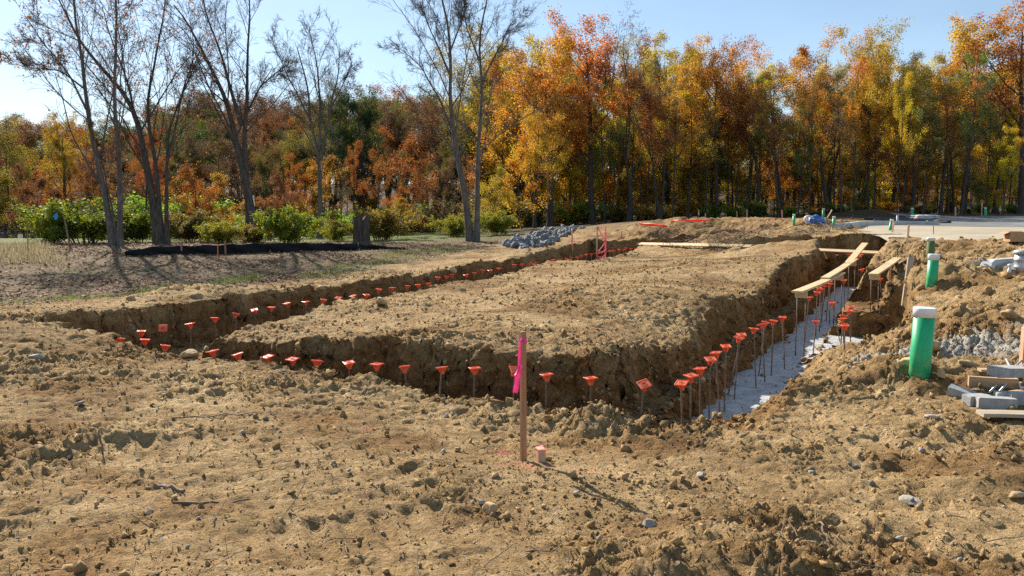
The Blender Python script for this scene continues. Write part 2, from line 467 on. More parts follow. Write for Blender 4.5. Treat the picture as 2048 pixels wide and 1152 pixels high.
for _n in ('green_plastic', 'paver_concrete'):
    nt = MAT[_n].node_tree; _p = [n for n in nt.nodes if n.type == 'BSDF_PRINCIPLED'][0]
    _src = _p.inputs['Base Color'].links[0].from_socket; oc = obj_co(nt)
    sx = nt.nodes.new('ShaderNodeSeparateXYZ'); nt.links.new(oc, sx.inputs['Vector'])
    low = maprange(nt, sx.outputs['Z'], .0, .22, .6, .05) if _n == 'green_plastic' else maprange(nt, sx.outputs['Z'], 0, 9, .35, .35)
    _d = nt.nodes.new('ShaderNodeMath'); _d.operation = 'MULTIPLY'
    nt.links.new(low, _d.inputs[0]); nt.links.new(maprange(nt, noise(nt, oc, 13, 6, .72), .46, .66), _d.inputs[1])
    nt.links.new(mix(nt, _d.outputs[0], _src, (.42, .30, .16)), _p.inputs['Base Color'])
def wood_mat(name, a, b, c3, grain=(60, 60, 3.0), rough=.75):
    m, nt, out = newmat(name)
    oc = obj_co(nt)
    mp = nt.nodes.new('ShaderNodeMapping'); mp.inputs['Scale'].default_value = grain
    nt.links.new(oc, mp.inputs['Vector'])
    g = noise(nt, mp.outputs['Vector'], 1.0, 6, .7, .4)
    big = noise(nt, oc, 2.2, 4, .6)
    c = ramp(nt, g, [(.3, a), (.5, b), (.7, c3)])
    c = mix(nt, .5, c, ramp(nt, big, [(.3, (.72, .70, .66)), (.7, (1.1, 1.08, 1.05))]), 'MULTIPLY')
    bsdf(nt, out, c, rough, .2, bump(nt, g, .35, .004))
wood_mat('stake_wood', (.30, .15, .075), (.40, .215, .115), (.50, .29, .165))
wood_mat('lumber', (.50, .34, .17), (.62, .44, .24), (.72, .54, .32), (3, 60, 60))
wood_mat('old_board', (.28, .22, .15), (.42, .34, .24), (.54, .45, .33), (3, 60, 60))
wood_mat('form_wood', (.36, .23, .13), (.50, .34, .20), (.62, .45, .29), (3, 60, 60))
wood_mat('twig_wood', (.12, .085, .055), (.22, .16, .11), (.34, .27, .19), (8, 8, 8))
wood_mat('stump_wood', (.018, .014, .012), (.07, .055, .045), (.20, .17, .145), (16, 16, 1.2))

def bark(name, a, b, c3):
    m, nt, out = newmat(name)
    pos = geo_pos(nt)
    mp = nt.nodes.new('ShaderNodeMapping'); mp.inputs['Scale'].default_value = (16, 16, 3.5)
    nt.links.new(pos, mp.inputs['Vector'])
    g = noise(nt, mp.outputs['Vector'], 1.0, 5, .7, .3)
    c = ramp(nt, g, [(.3, a), (.5, b), (.7, c3)])
    bsdf(nt, out, c, .95, .1, bump(nt, g, .8, .03))
bark('bark_grey', (.06, .05, .041), (.13, .11, .094), (.22, .19, .165))
bark('bark_mid', (.042, .034, .028), (.09, .075, .063), (.155, .135, .115))
bark('bark_dark', (.035, .028, .022), (.075, .06, .048), (.13, .108, .088))

# plastic that lets some daylight through (safety caps, ribbons)
def glow_plastic(name, col, trans=.45, rough=.45, tcol=None):
    m, nt, out = newmat(name)
    oc = obj_co(nt)
    c = mix(nt, noise(nt, oc, 12, 3, .6), tuple(x * .85 for x in col), tuple(min(1, x * 1.1) for x in col))
    p = nt.nodes.new('ShaderNodeBsdfPrincipled'); nt.links.new(c, p.inputs['Base Color'])
    p.inputs['Roughness'].default_value = rough; p.inputs['Specular IOR Level'].default_value = .5
    t = nt.nodes.new('ShaderNodeBsdfTranslucent')
    t.inputs['Color'].default_value = (*(tcol or col), 1)
    ms = nt.nodes.new('ShaderNodeMixShader'); ms.inputs['Fac'].default_value = trans
    nt.links.new(p.outputs['BSDF'], ms.inputs[1]); nt.links.new(t.outputs['BSDF'], ms.inputs[2])
    nt.links.new(ms.outputs['Shader'], out.inputs['Surface'])
glow_plastic('cap_plastic', (.95, .19, .07), .35, .4)
nt = MAT['cap_plastic'].node_tree
_p = [n for n in nt.nodes if n.type == 'BSDF_PRINCIPLED'][0]
_src = _p.inputs['Base Color'].links[0].from_socket
_r = nt.nodes.new('ShaderNodeObjectInfo').outputs['Random']
_c = mix(nt, maprange(nt, _r, 0, 1, 0, .55), _src, (.72, .24, .12))
_c = mix(nt, maprange(nt, noise(nt, obj_co(nt), 45, 4, .7), .52, .70, 0, .45), _c, (.50, .32, .16))
nt.links.new(_c, _p.inputs['Base Color'])
glow_plastic('pink_ribbon', (.95, .15, .42), .5, .4)
glow_plastic('orange_ribbon', (.90, .10, .05), .45, .4)
glow_plastic('pale_ribbon', (.90, .35, .38), .45, .4)

# leaves: colour from the crown object's own colour, varied leaf by leaf and limb by limb
def leaf_mat(name, shift=(1.15, .75, .5), trans=.5):
    m, nt, out = newmat(name)
    oi = nt.nodes.new('ShaderNodeObjectInfo')
    g = nt.nodes.new('ShaderNodeNewGeometry')
    rpi = g.outputs['Random Per Island']
    n = noise(nt, g.outputs['Position'], .42, 3, .6)
    alt = mix(nt, 1.0, oi.outputs['Color'], shift, 'MULTIPLY')
    c = mix(nt, maprange(nt, n, .36, .62), oi.outputs['Color'], alt)
    c = mix(nt, .85, c, ramp(nt, rpi, [(0, (.42, .46, .5)), (.4, (.9, .9, .9)), (.75, (1.12, 1.1, 1.05)), (1, (1.55, 1.42, 1.2))]), 'MULTIPLY')
    d = nt.nodes.new('ShaderNodeBsdfDiffuse'); nt.links.new(c, d.inputs['Color'])
    t = nt.nodes.new('ShaderNodeBsdfTranslucent')
    tc = mix(nt, 1.0, c, (1.35, 1.2, .8), 'MULTIPLY'); nt.links.new(tc, t.inputs['Color'])
    ms = nt.nodes.new('ShaderNodeMixShader'); ms.inputs['Fac'].default_value = trans
    nt.links.new(d.outputs['BSDF'], ms.inputs[1]); nt.links.new(t.outputs['BSDF'], ms.inputs[2])
    gl = nt.nodes.new('ShaderNodeBsdfGlossy'); gl.inputs['Roughness'].default_value = .45
    gl.inputs['Color'].default_value = (.8, .85, .9, 1)
    m2 = nt.nodes.new('ShaderNodeMixShader'); m2.inputs['Fac'].default_value = .025
    nt.links.new(ms.outputs['Shader'], m2.inputs[1]); nt.links.new(gl.outputs['BSDF'], m2.inputs[2])
    nt.links.new(m2.outputs['Shader'], out.inputs['Surface'])
leaf_mat('leaf_warm', (1.05, 1.75, 1.3), .52)      # towards yellow
leaf_mat('leaf_rust', (.88, .80, .9), .5)         # towards brown
leaf_mat('leaf_green', (1.5, 1.3, .8), .5)        # towards yellow-green
m, nt, out = newmat('litter_leaf')
rpi = nt.nodes.new('ShaderNodeNewGeometry').outputs['Random Per Island']
c = ramp(nt, rpi, [(0, (.10, .065, .045)), (.3, (.22, .13, .08)), (.55, (.34, .20, .13)), (.75, (.42, .16, .11)), (.9, (.50, .38, .26)), (1, (.55, .30, .08))])
bsdf(nt, out, c, .9, .1)
m, nt, out = newmat('dry_grass')
rpi = nt.nodes.new('ShaderNodeNewGeometry').outputs['Random Per Island']
c = ramp(nt, rpi, [(0, (.18, .13, .065)), (.5, (.34, .27, .15)), (.85, (.48, .41, .26)), (1, (.17, .19, .07))])
d = nt.nodes.new('ShaderNodeBsdfDiffuse'); nt.links.new(c, d.inputs['Color'])
t = nt.nodes.new('ShaderNodeBsdfTranslucent'); nt.links.new(c, t.inputs['Color'])
ms = nt.nodes.new('ShaderNodeMixShader'); ms.inputs['Fac'].default_value = .45
nt.links.new(d.outputs['BSDF'], ms.inputs[1]); nt.links.new(t.outputs['BSDF'], ms.inputs[2]); nt.links.new(ms.outputs['Shader'], out.inputs['Surface'])
m, nt, out = newmat('green_grass')
rpi = nt.nodes.new('ShaderNodeNewGeometry').outputs['Random Per Island']
c = ramp(nt, rpi, [(0, (.07, .10, .02)), (.5, (.15, .21, .04)), (.85, (.28, .31, .08)), (1, (.35, .30, .12))])
d = nt.nodes.new('ShaderNodeBsdfDiffuse'); nt.links.new(c, d.inputs['Color'])
t = nt.nodes.new('ShaderNodeBsdfTranslucent'); nt.links.new(c, t.inputs['Color'])
ms = nt.nodes.new('ShaderNodeMixShader'); ms.inputs['Fac'].default_value = .45
nt.links.new(d.outputs['BSDF'], ms.inputs[1]); nt.links.new(t.outputs['BSDF'], ms.inputs[2]); nt.links.new(ms.outputs['Shader'], out.inputs['Surface'])
m, nt, out = newmat('pond_water')
bsdf(nt, out, (.035, .05, .045), .06, .5, bump(nt, noise(nt, geo_pos(nt), 3, 3, .5), .15, .02))

# ---------------------------------------------------------------- mesh helpers
def mesh_np(name, V, Fq, mat, smooth=False):
    """V (n,3), Fq (m,k) faces all of the same corner count"""
    me = bpy.data.meshes.new(name)
    V = np.ascontiguousarray(V, np.float32); Fq = np.ascontiguousarray(Fq, np.int32)
    me.vertices.add(len(V)); me.vertices.foreach_set('co', V.ravel())
    k = Fq.shape[1]
    me.loops.add(Fq.size); me.loops.foreach_set('vertex_index', Fq.ravel())
    me.polygons.add(len(Fq)); me.polygons.foreach_set('loop_start', np.arange(0, Fq.size, k, dtype=np.int32))
    if smooth: me.polygons.foreach_set('use_smooth', np.ones(len(Fq), bool))
    me.update(calc_edges=True)
    if mat: me.materials.append(MAT[mat])
    return me
def link(name, me, parent=None):
    o = bpy.data.objects.new(name, me); COL.objects.link(o)
    if parent is not None: o.parent = parent
    return o
def tag(o, label=None, cat=None, group=None, kind=None):
    if label: o['label'] = label
    if cat: o['category'] = cat
    if group: o['group'] = group
    if kind: o['kind'] = kind
    return o
def empty(name, loc, rot=(0, 0, 0), scale=(1, 1, 1)):
    o = bpy.data.objects.new(name, None); COL.objects.link(o)
    o.location = loc; o.rotation_euler = rot; o.scale = scale; o.empty_display_size = .1
    return o
def bm_mesh(name, bm, mat, smooth=False):
    me = bpy.data.meshes.new(name); bm.normal_update(); bm.to_mesh(me); bm.free()
    if smooth:
        for p in me.polygons: p.use_smooth = True
    if mat: me.materials.append(MAT[mat])
    return me
def rand_rot(n, r):
    q = r.normal(size=(n, 4)); q /= np.linalg.norm(q, axis=1)[:, None]
    w, x, y, z = q.T
    return np.stack([np.stack([1-2*(y*y+z*z), 2*(x*y-z*w), 2*(x*z+y*w)], -1),
                     np.stack([2*(x*y+z*w), 1-2*(x*x+z*z), 2*(y*z-x*w)], -1),
                     np.stack([2*(x*z-y*w), 2*(y*z+x*w), 1-2*(x*x+y*y)], -1)], 1)
def ico(sub, jit, r, flat=.75):
    bm = bmesh.new(); bmesh.ops.create_icosphere(bm, subdivisions=sub, radius=1)
    V = np.array([v.co[:] for v in bm.verts]); Fq = np.array([[v.index for v in f.verts] for f in bm.faces]); bm.free()
    o = r.uniform(0, 50, 3)
    V = V * (1 + jit * vn3(V[:, 0] * 1.3 + o[0], V[:, 1] * 1.3 + o[1], V[:, 2] * 1.3 + o[2], 3))[:, None]
    # chop a few planar facets
    for _ in range(9):
        n = r.normal(size=3); n /= np.linalg.norm(n); d = r.uniform(.45, .85)
        e = V @ n - d; V = V - np.clip(e, 0, 9)[:, None] * n
    if sub > 1: V = V * (1 + .10 * vn3(V[:, 0] * 4 + o[0], V[:, 1] * 4, V[:, 2] * 4, 5))[:, None]
    V = V * np.array((1.15, r.uniform(.6, .95), flat * r.uniform(.65, 1.0)))
    return V, Fq
def scatter(name, protos, pos, size, r, mat, rots=None, smooth=False):
    """one mesh made of many small pieces"""
    n = len(pos); which = r.integers(0, len(protos), n)
    Vs, Fs, off = [], [], 0
    R = rand_rot(n, r) if rots is None else rots
    for k, (V, Fq) in enumerate(protos):
        i = np.nonzero(which == k)[0]
        if not len(i): continue
        VV = np.einsum('nij,vj->nvi', R[i], V) * size[i][:, None, None] + pos[i][:, None, :]
        FF = Fq[None] + (np.arange(len(i)) * len(V))[:, None, None] + off
        Vs.append(VV.reshape(-1, 3)); Fs.append(FF.reshape(-1, Fq.shape[1])); off += len(i) * len(V)
    return mesh_np(name, np.vstack(Vs), np.vstack(Fs), mat, smooth)

# ---------------------------------------------------------------- the ground, one sheet
def lines(lo, hi, spacing, marks):
    xs = [0.0]
    x = 0.0
    while x < hi: x += spacing(x); xs.append(x)
    x = 0.0
    while x > lo: x -= spacing(x); xs.append(x)
    xs = np.array(sorted(xs))
    keep = np.ones(len(xs), bool); ext = []
    for c in marks:
        keep &= np.abs(xs - c) > WB * 1.25
        ext.append(np.linspace(c - WB * 1.12, c + WB * 1.12, 13))
    xs = np.sort(np.concatenate([xs[keep]] + ext))
    return xs[np.concatenate([[True], np.diff(xs) > 1e-4])]
def sp_s(s):
    if s < -60 or s > 60: return .12 * abs(s)
    return .027 + .016 * max(0, -7.1 - s) + .02 * max(0, s - 2.6)
def sp_t(t):
    if t < -5.4: return .3
    return .024 + .0052 * max(t, 0) if t < 40 else .07 * (t - 36)
SL = lines(-320, 320, sp_s, sorted({c for q in CUTS for c in q[:2]}))
TL = lines(-12, 420, sp_t, sorted({c for q in CUTS for c in q[2:4]}))
S, T = np.meshgrid(SL, TL)
sh = S.shape
S, T = S.ravel(), T.ravel()
X, Y = st2w(S, T)
_keep = (np.abs(X) < 5 + .9 * np.maximum(Y + 3, 0)) & (Y > -9)      # the wedge of land around what the place shows
ny, nx = sh
idx = np.arange(nx * ny).reshape(sh)
Fq = np.stack([idx[:-1, :-1], idx[:-1, 1:], idx[1:, 1:], idx[1:, :-1]], -1).reshape(-1, 4)
# beyond the near part every other line across is dropped, the row between snapped so that no crack opens
_marks = np.array(sorted({c for q_ in CUTS for c in q_[:2]}))
_wall = (np.abs(SL[:, None] - _marks[None]) < WB * 1.3).any(1)
_crs = _wall.copy(); _n = 0
for _k in range(nx):
    if _wall[_k]: _n = 0
    else:
        _crs[_k] = _n % 2 == 0; _n += 1
_crs[0] = _crs[-1] = True
_ci = np.nonzero(_crs)[0]
j0 = int(np.searchsorted(TL, 4.5))
_a = idx[:j0 + 1]; _b = idx[j0:][:, _ci]
Fq = np.vstack([np.stack([g_[:-1, :-1], g_[:-1, 1:], g_[1:, 1:], g_[1:, :-1]], -1).reshape(-1, 4) for g_ in (_a, _b)])
Fq = Fq[_keep[Fq].all(1)]
_h = np.full(nx * ny, -1); _used = np.unique(Fq); _h[_used] = np.arange(len(_used)); Fq = _h[Fq]
gs = np.minimum(np.gradient(SL)[None, :] + 0 * TL[:, None], 9).ravel()[_used]; gt = (np.gradient(TL)[:, None] + 0 * SL[None, :]).ravel()[_used]
S, T, X, Y = S[_used], T[_used], X[_used], Y[_used]
wx, wy = warp(X, Y)
X, Y = X + wx, Y + wy
Zb, cut = carve(base_h(X, Y), S, T)
Z = Zb + detail(X, Y, S, T, cut)
# crumble the steep faces
steep = np.zeros_like(Z)
for s0, s1, t0, t1, fl in CUTS:
    d_ = np.maximum(np.maximum(s0 - S, S - s1), np.maximum(t0 - T, T - t1))
    steep = np.maximum(steep, 1 - sstep(WB * .9, WB * 1.8, np.abs(d_)))
steep *= (cut > -1)
i = np.nonzero(steep > .02)[0]
for amp, fr, sd in ((.055, 3.2, 1), (.05, 8, 2), (.045, 18, 3), (.025, 37, 4)):
    k = steep[i] * amp
    X[i] += k * vn3(X[i] * fr, Y[i] * fr, Z[i] * fr, 60 + sd); Y[i] += k * vn3(X[i] * fr + 31, Y[i] * fr, Z[i] * fr, 70 + sd)
    Z[i] += .5 * k * vn3(X[i] * fr, Y[i] * fr + 17, Z[i] * fr, 80 + sd)
k = steep[i] * .06          # scrape marks of the bucket teeth run down the faces
X[i] += k * vn3(X[i] * 13, Y[i] * 13, Z[i] * .8, 95); Y[i] += k * vn3(X[i] * 13 + 7, Y[i] * 13, Z[i] * .8, 96)
_row = _h[idx[j0]]
for _k in np.nonzero(~_crs)[0]:
    l_, r_ = _ci[_ci < _k][-1], _ci[_ci > _k][0]
    if min(_row[_k], _row[l_], _row[r_]) < 0: continue
    w_ = (SL[_k] - SL[l_]) / (SL[r_] - SL[l_])
    for A_ in (X, Y, Z): A_[_row[_k]] = A_[_row[l_]] * (1 - w_) + A_[_row[r_]] * w_
gm = mesh_np('ground', np.stack([X, Y, Z], 1), Fq, 'ground_soil', True)
lit = litter_mask(X, Y, S); forest = sstep(33, 40, Y + .15 * X - 6 * sstep(5, 15, X))
lit = np.clip(lit + forest, 0, 1)
band = np.exp(-((S + 10.3 + .5 * pn2(X * .3, Y * .3, 50)) / .55) ** 2) * sstep(-.15, .35, pn2(X * .7, Y * .7, 51)) * (1 - sstep(18, 24, Y))
lawn = sstep(31, 34, Y) * (1 - sstep(46, 52, Y)) * (1 - sstep(-6, 2, X))
patch = sstep(.35, .7, pn2(X * .4, Y * .4, 52)) * lit * .3 * (1 - forest)
grs = np.clip(band * .9 + lawn * .9 + patch, 0, 1)
gp = at_z(1960, 690, .28); gq = at_z(1775, 660, .28); gr = at_z(1800, 690, .22)
gravel = np.zeros_like(X)
for p, r in ((gp, .40), (gr, .28), (at_z(2040, 690, .3), .35), (at_z(2030, 545, .7), .5)):
    gravel = np.maximum(gravel, 1 - sstep(r * .5, r * 1.4, np.hypot((X - p[0]) * .8, (Y - p[1]) * .8) + .3 * pn2(X * 2.2, Y * 2.2, 55)))
paint = np.zeros_like(X)
for px_, py_, ra, rb, k_ in ((1050, 928, .16, .10, .55), (1085, 926, .1, .05, .5), (1010, 898, .10, .04, .7), (1178, 938, .10, .04, .85), (733, 862, .06, .03, .8)):
    p_ = at_z(px_, py_, .0); paint = np.maximum(paint, k_ * np.exp(-((X - p_[0]) / ra) ** 2 - ((Y - p_[1]) / rb) ** 2) * sstep(-.3, .4, pn2(X * 14, Y * 14, 57)))
backm = sstep(20.3, 22.0, T) * (1 - sstep(28, 32, T)) * sstep(-7.5, -5.5, S) * (1 - sstep(1.5, 3, S))
moist = sstep(.05, .5, pn2(X * .7, Y * .9, 58) + .5 * pn2(X * 2.2, Y * 2.4, 59)) * .85
damp = np.maximum(np.maximum(.7 * backm, moist * (1 - lit)), 0)
damp = np.maximum(damp, 0) + np.clip(cut * .9 + steep * .4, 0, 1) * (1 - .25 * sstep(.0, .5, Z))
damp = np.clip(damp, 0, 1)
for nm, arr in (('litter', lit), ('grass', grs), ('gravel', gravel), ('damp', damp), ('paint', paint), ('forest', forest)):
    a = gm.attributes.new(nm, 'FLOAT', 'POINT'); a.data.foreach_set('value', np.ascontiguousarray(arr, np.float32))
ground = tag(link('ground', gm), 'tan clay building plot with a dug foundation trench', kind='structure')
print('ground verts', len(X), 'tris', 2 * len(Fq))

# ---------------------------------------------------------------- paving, kerbs, footing, pond
def sheet(name, mat, f_lo, f_hi, ys, n, off):
    V = []
    for y in ys:
        for k in range(n + 1):
            x = f_lo(y) + (f_hi(y) - f_lo(y)) * k / n
            V.append((x, y))
    V = np.array(V); z = base_h(V[:, 0], V[:, 1]) + off
    ii = np.arange(len(ys) * (n + 1)).reshape(len(ys), n + 1)
    Fq = np.stack([ii[:-1, :-1], ii[:-1, 1:], ii[1:, 1:], ii[1:, :-1]], -1).reshape(-1, 4)
    return link(name, mesh_np(name, np.column_stack([V, z]), Fq, mat, True))
ysd = np.linspace(18.2, 33, 30)
tag(sheet('driveway', 'drive_concrete', lambda y: float(PAV_L(y)) - .15 + .1 * math.sin(y * 1.7), lambda y: 26 + .4 * y, ysd, 24, -.03), kind='structure')
ysa = np.linspace(32.2, 47.5, 24)
tag(sheet('parking_lot', 'asphalt', lambda y: float(PAV_L(y)) - .1, lambda y: 34 + .4 * y, ysa, 24, -.022), kind='structure')

def sweep(name, path, prof, mat, closed_ends=True):
    """prof: (side, up) section swept along path points"""
    P = np.array(path, float); n = len(P); k = len(prof)
    V = []
    for i in range(n):
        d = P[min(i + 1, n - 1)] - P[max(i - 1, 0)]; d[2] = 0; d /= np.linalg.norm(d)
        sd = np.array((d[1], -d[0], 0))
        for a, b in prof: V.append(P[i] + sd * a + np.array((0, 0, b)))
    Fc = [[i * k + j, i * k + (j + 1) % k, (i + 1) * k + (j + 1) % k, (i + 1) * k + j] for i in range(n - 1) for j in range(k)]
    bm = bmesh.new(); vs = [bm.verts.new(v) for v in V]
    for f in Fc: bm.faces.new([vs[q] for q in f])
    if closed_ends: bm.faces.new(vs[:k][::-1]); bm.faces.new(vs[-k:])
    bmesh.ops.recalc_face_normals(bm, faces=bm.faces)
    return bm_mesh(name, bm, mat)
KP = [(-.09, -.1), (.13, -.1), (.11, .08), (.075, .13), (-.07, .13), (-.09, .10)]
kpts = [on_ground(px, py) for px, py in ((1664, 455), (1690, 455), (1720, 452.5), (1760, 451), (1810, 450.5), (1850, 450.5), (1878, 451.5))]
for p in kpts: p[2] = float(base_h(p[0], p[1])) - .0
tag(link('kerb', sweep('kerb', kpts, KP, 'kerb_concrete')), 'long pale concrete kerb at the edge of the driveway mound', 'kerb')
a0 = on_ground(1962, 527)
kp2 = []
for q in (0, .05, .15, .5, 1.0, 1.6, 2.4):
    kp2.append(np.array((a0[0] + q, a0[1] + .25 * q - .12 * math.exp(-q * 9), float(base_h(a0[0] + q, a0[1] + .25 * q)) + (.0 if q > .1 else -.08 + q))))
tag(link('kerb', sweep('kerb', kp2, KP, 'kerb_concrete')), 'short round-ended concrete kerb half buried beside the steel canister', 'kerb')

def foot_sheet(name, s0, s1, t0, t1, z, ns, ntt):
    s = np.linspace(s0, s1, ns + 1); t = np.linspace(t0, t1, ntt + 1)
    SS, TT = np.meshgrid(s, t); x, y = st2w(SS.ravel(), TT.ravel()); a, b = warp(x, y); x, y = x + a, y + b
    zz = z + .014 * pn2(x * 5, y * 5, 90) + .008 * pn2(x * 14, y * 14, 91) + .02 * pn2(x * 1.1, y * 1.1, 92)
    ii = np.arange(len(x)).reshape(SS.shape)
    Fq = np.stack([ii[:-1, :-1], ii[:-1, 1:], ii[1:, 1:], ii[1:, :-1]], -1).reshape(-1, 4)
    return x, y, zz, Fq
parts = [foot_sheet('f', -.27, .72, .5, 21.3, -.51, 14, 320), foot_sheet('f', .72, 2.4, 4.8, 8.5, -.511, 30, 56)]
Vs, Fs, off = [], [], 0
for x, y, z, Fq in parts:
    Vs.append(np.column_stack([x, y, z])); Fs.append(Fq + off); off += len(x)
tag(link('concrete_footing', mesh_np('concrete_footing', np.vstack(Vs), np.vstack(Fs), 'footing_concrete', True)), kind='structure')
pa = np.linspace(0, 2 * math.pi, 49)[:-1]
pm = bmesh.new(); pm.faces.new([pm.verts.new((-40 + 30 * math.cos(a), 51 + 11.5 * math.sin(a), -.02)) for a in pa])
tag(link('pond', bm_mesh('pond', pm, 'pond_water')), kind='structure')

# ---------------------------------------------------------------- trees
def spawn(P, R, m, fr, ang, lenf, seg, r, trop=.06, jit=.16, rr=.62, fade=.55, minlen=.12):
    n, k, _ = P.shape; Sg = k - 1
    f = (np.arange(m)[None] + r.uniform(0, 1, (n, m))) / m * (fr[1] - fr[0]) + fr[0]
    f = f.ravel(); pi = np.repeat(np.arange(n), m)
    q = np.clip(f * Sg, 0, Sg - 1e-4); i0 = q.astype(int); w = (q - i0)[:, None]
    b = P[pi, i0] * (1 - w) + P[pi, i0 + 1] * w
    tn = P[pi, i0 + 1] - P[pi, i0]; tn /= np.linalg.norm(tn, axis=1)[:, None] + 1e-9
    r0 = (R[pi, i0] * (1 - w[:, 0]) + R[pi, i0 + 1] * w[:, 0]) * rr
    Lp = np.linalg.norm(np.diff(P, axis=1), axis=2).sum(1)[pi]
    L = np.maximum(Lp * lenf * (1 - fade * f) * r.uniform(.6, 1.25, len(f)), minlen)
    side = r.normal(size=(len(f), 3)); side -= (side * tn).sum(1)[:, None] * tn; side /= np.linalg.norm(side, axis=1)[:, None] + 1e-9
    a = np.radians(ang) * r.uniform(.65, 1.3, len(f))
    d = tn * np.cos(a)[:, None] + side * np.sin(a)[:, None]
    C = np.zeros((len(f), seg + 1, 3)); C[:, 0] = b
    for s in range(seg):
        d = d + r.normal(size=d.shape) * jit + np.array((0, 0, trop)); d /= np.linalg.norm(d, axis=1)[:, None]
        C[:, s + 1] = C[:, s] + d * (L / seg)[:, None]
    RC = r0[:, None] * np.linspace(1, .3, seg + 1)[None]
    return C, RC
def tubes(groups):
    Vs, Fs, off = [], [], 0
    for P, R, sides in groups:
        n, k, _ = P.shape
        tn = np.gradient(P, axis=1); tn /= np.linalg.norm(tn, axis=2)[..., None] + 1e-9
        ref = np.where(np.abs(tn[..., 2:3]) > .9, np.array((1., 0, 0)), np.array((0, 0, 1.)))
        u = np.cross(tn, ref); u /= np.linalg.norm(u, axis=2)[..., None] + 1e-9
        v = np.cross(tn, u)
        an = np.arange(sides) * 2 * math.pi / sides
        ring = u[:, :, None] * np.cos(an)[None, None, :, None] + v[:, :, None] * np.sin(an)[None, None, :, None]
        V = P[:, :, None] + ring * R[:, :, None, None]
        ii = np.arange(n * k * sides).reshape(n, k, sides) + off
        jj = np.roll(ii, -1, axis=2)
        Fq = np.stack([ii[:, :-1], jj[:, :-1], jj[:, 1:], ii[:, 1:]], -1).reshape(-1, 4)
        Vs.append(V.reshape(-1, 3)); Fs.append(Fq); off += n * k * sides
    return np.vstack(Vs), np.vstack(Fs)
LEAF = (np.array([(0, -.5, 0), (.42, .02, .10), (0, .5, 0), (-.42, -.02, .10)]), np.array([[0, 1, 2, 3]]))
LEAF2 = (np.array([(0, -.5, 0), (.3, -.2, .07), (.16, .5, 0), (-.34, .1, .08)]), np.array([[0, 1, 2, 3]]))
def leaves(name, anchors, n, size, r, mat, spread=.12, flat=.5):
    i = r.integers(0, len(anchors), n)
    p = anchors[i] + r.normal(size=(n, 3)) * spread
    return scatter(name, [LEAF, LEAF2], p, r.uniform(size[0], size[1], n), r, mat)
def pts(P): return P.reshape(-1, 3)

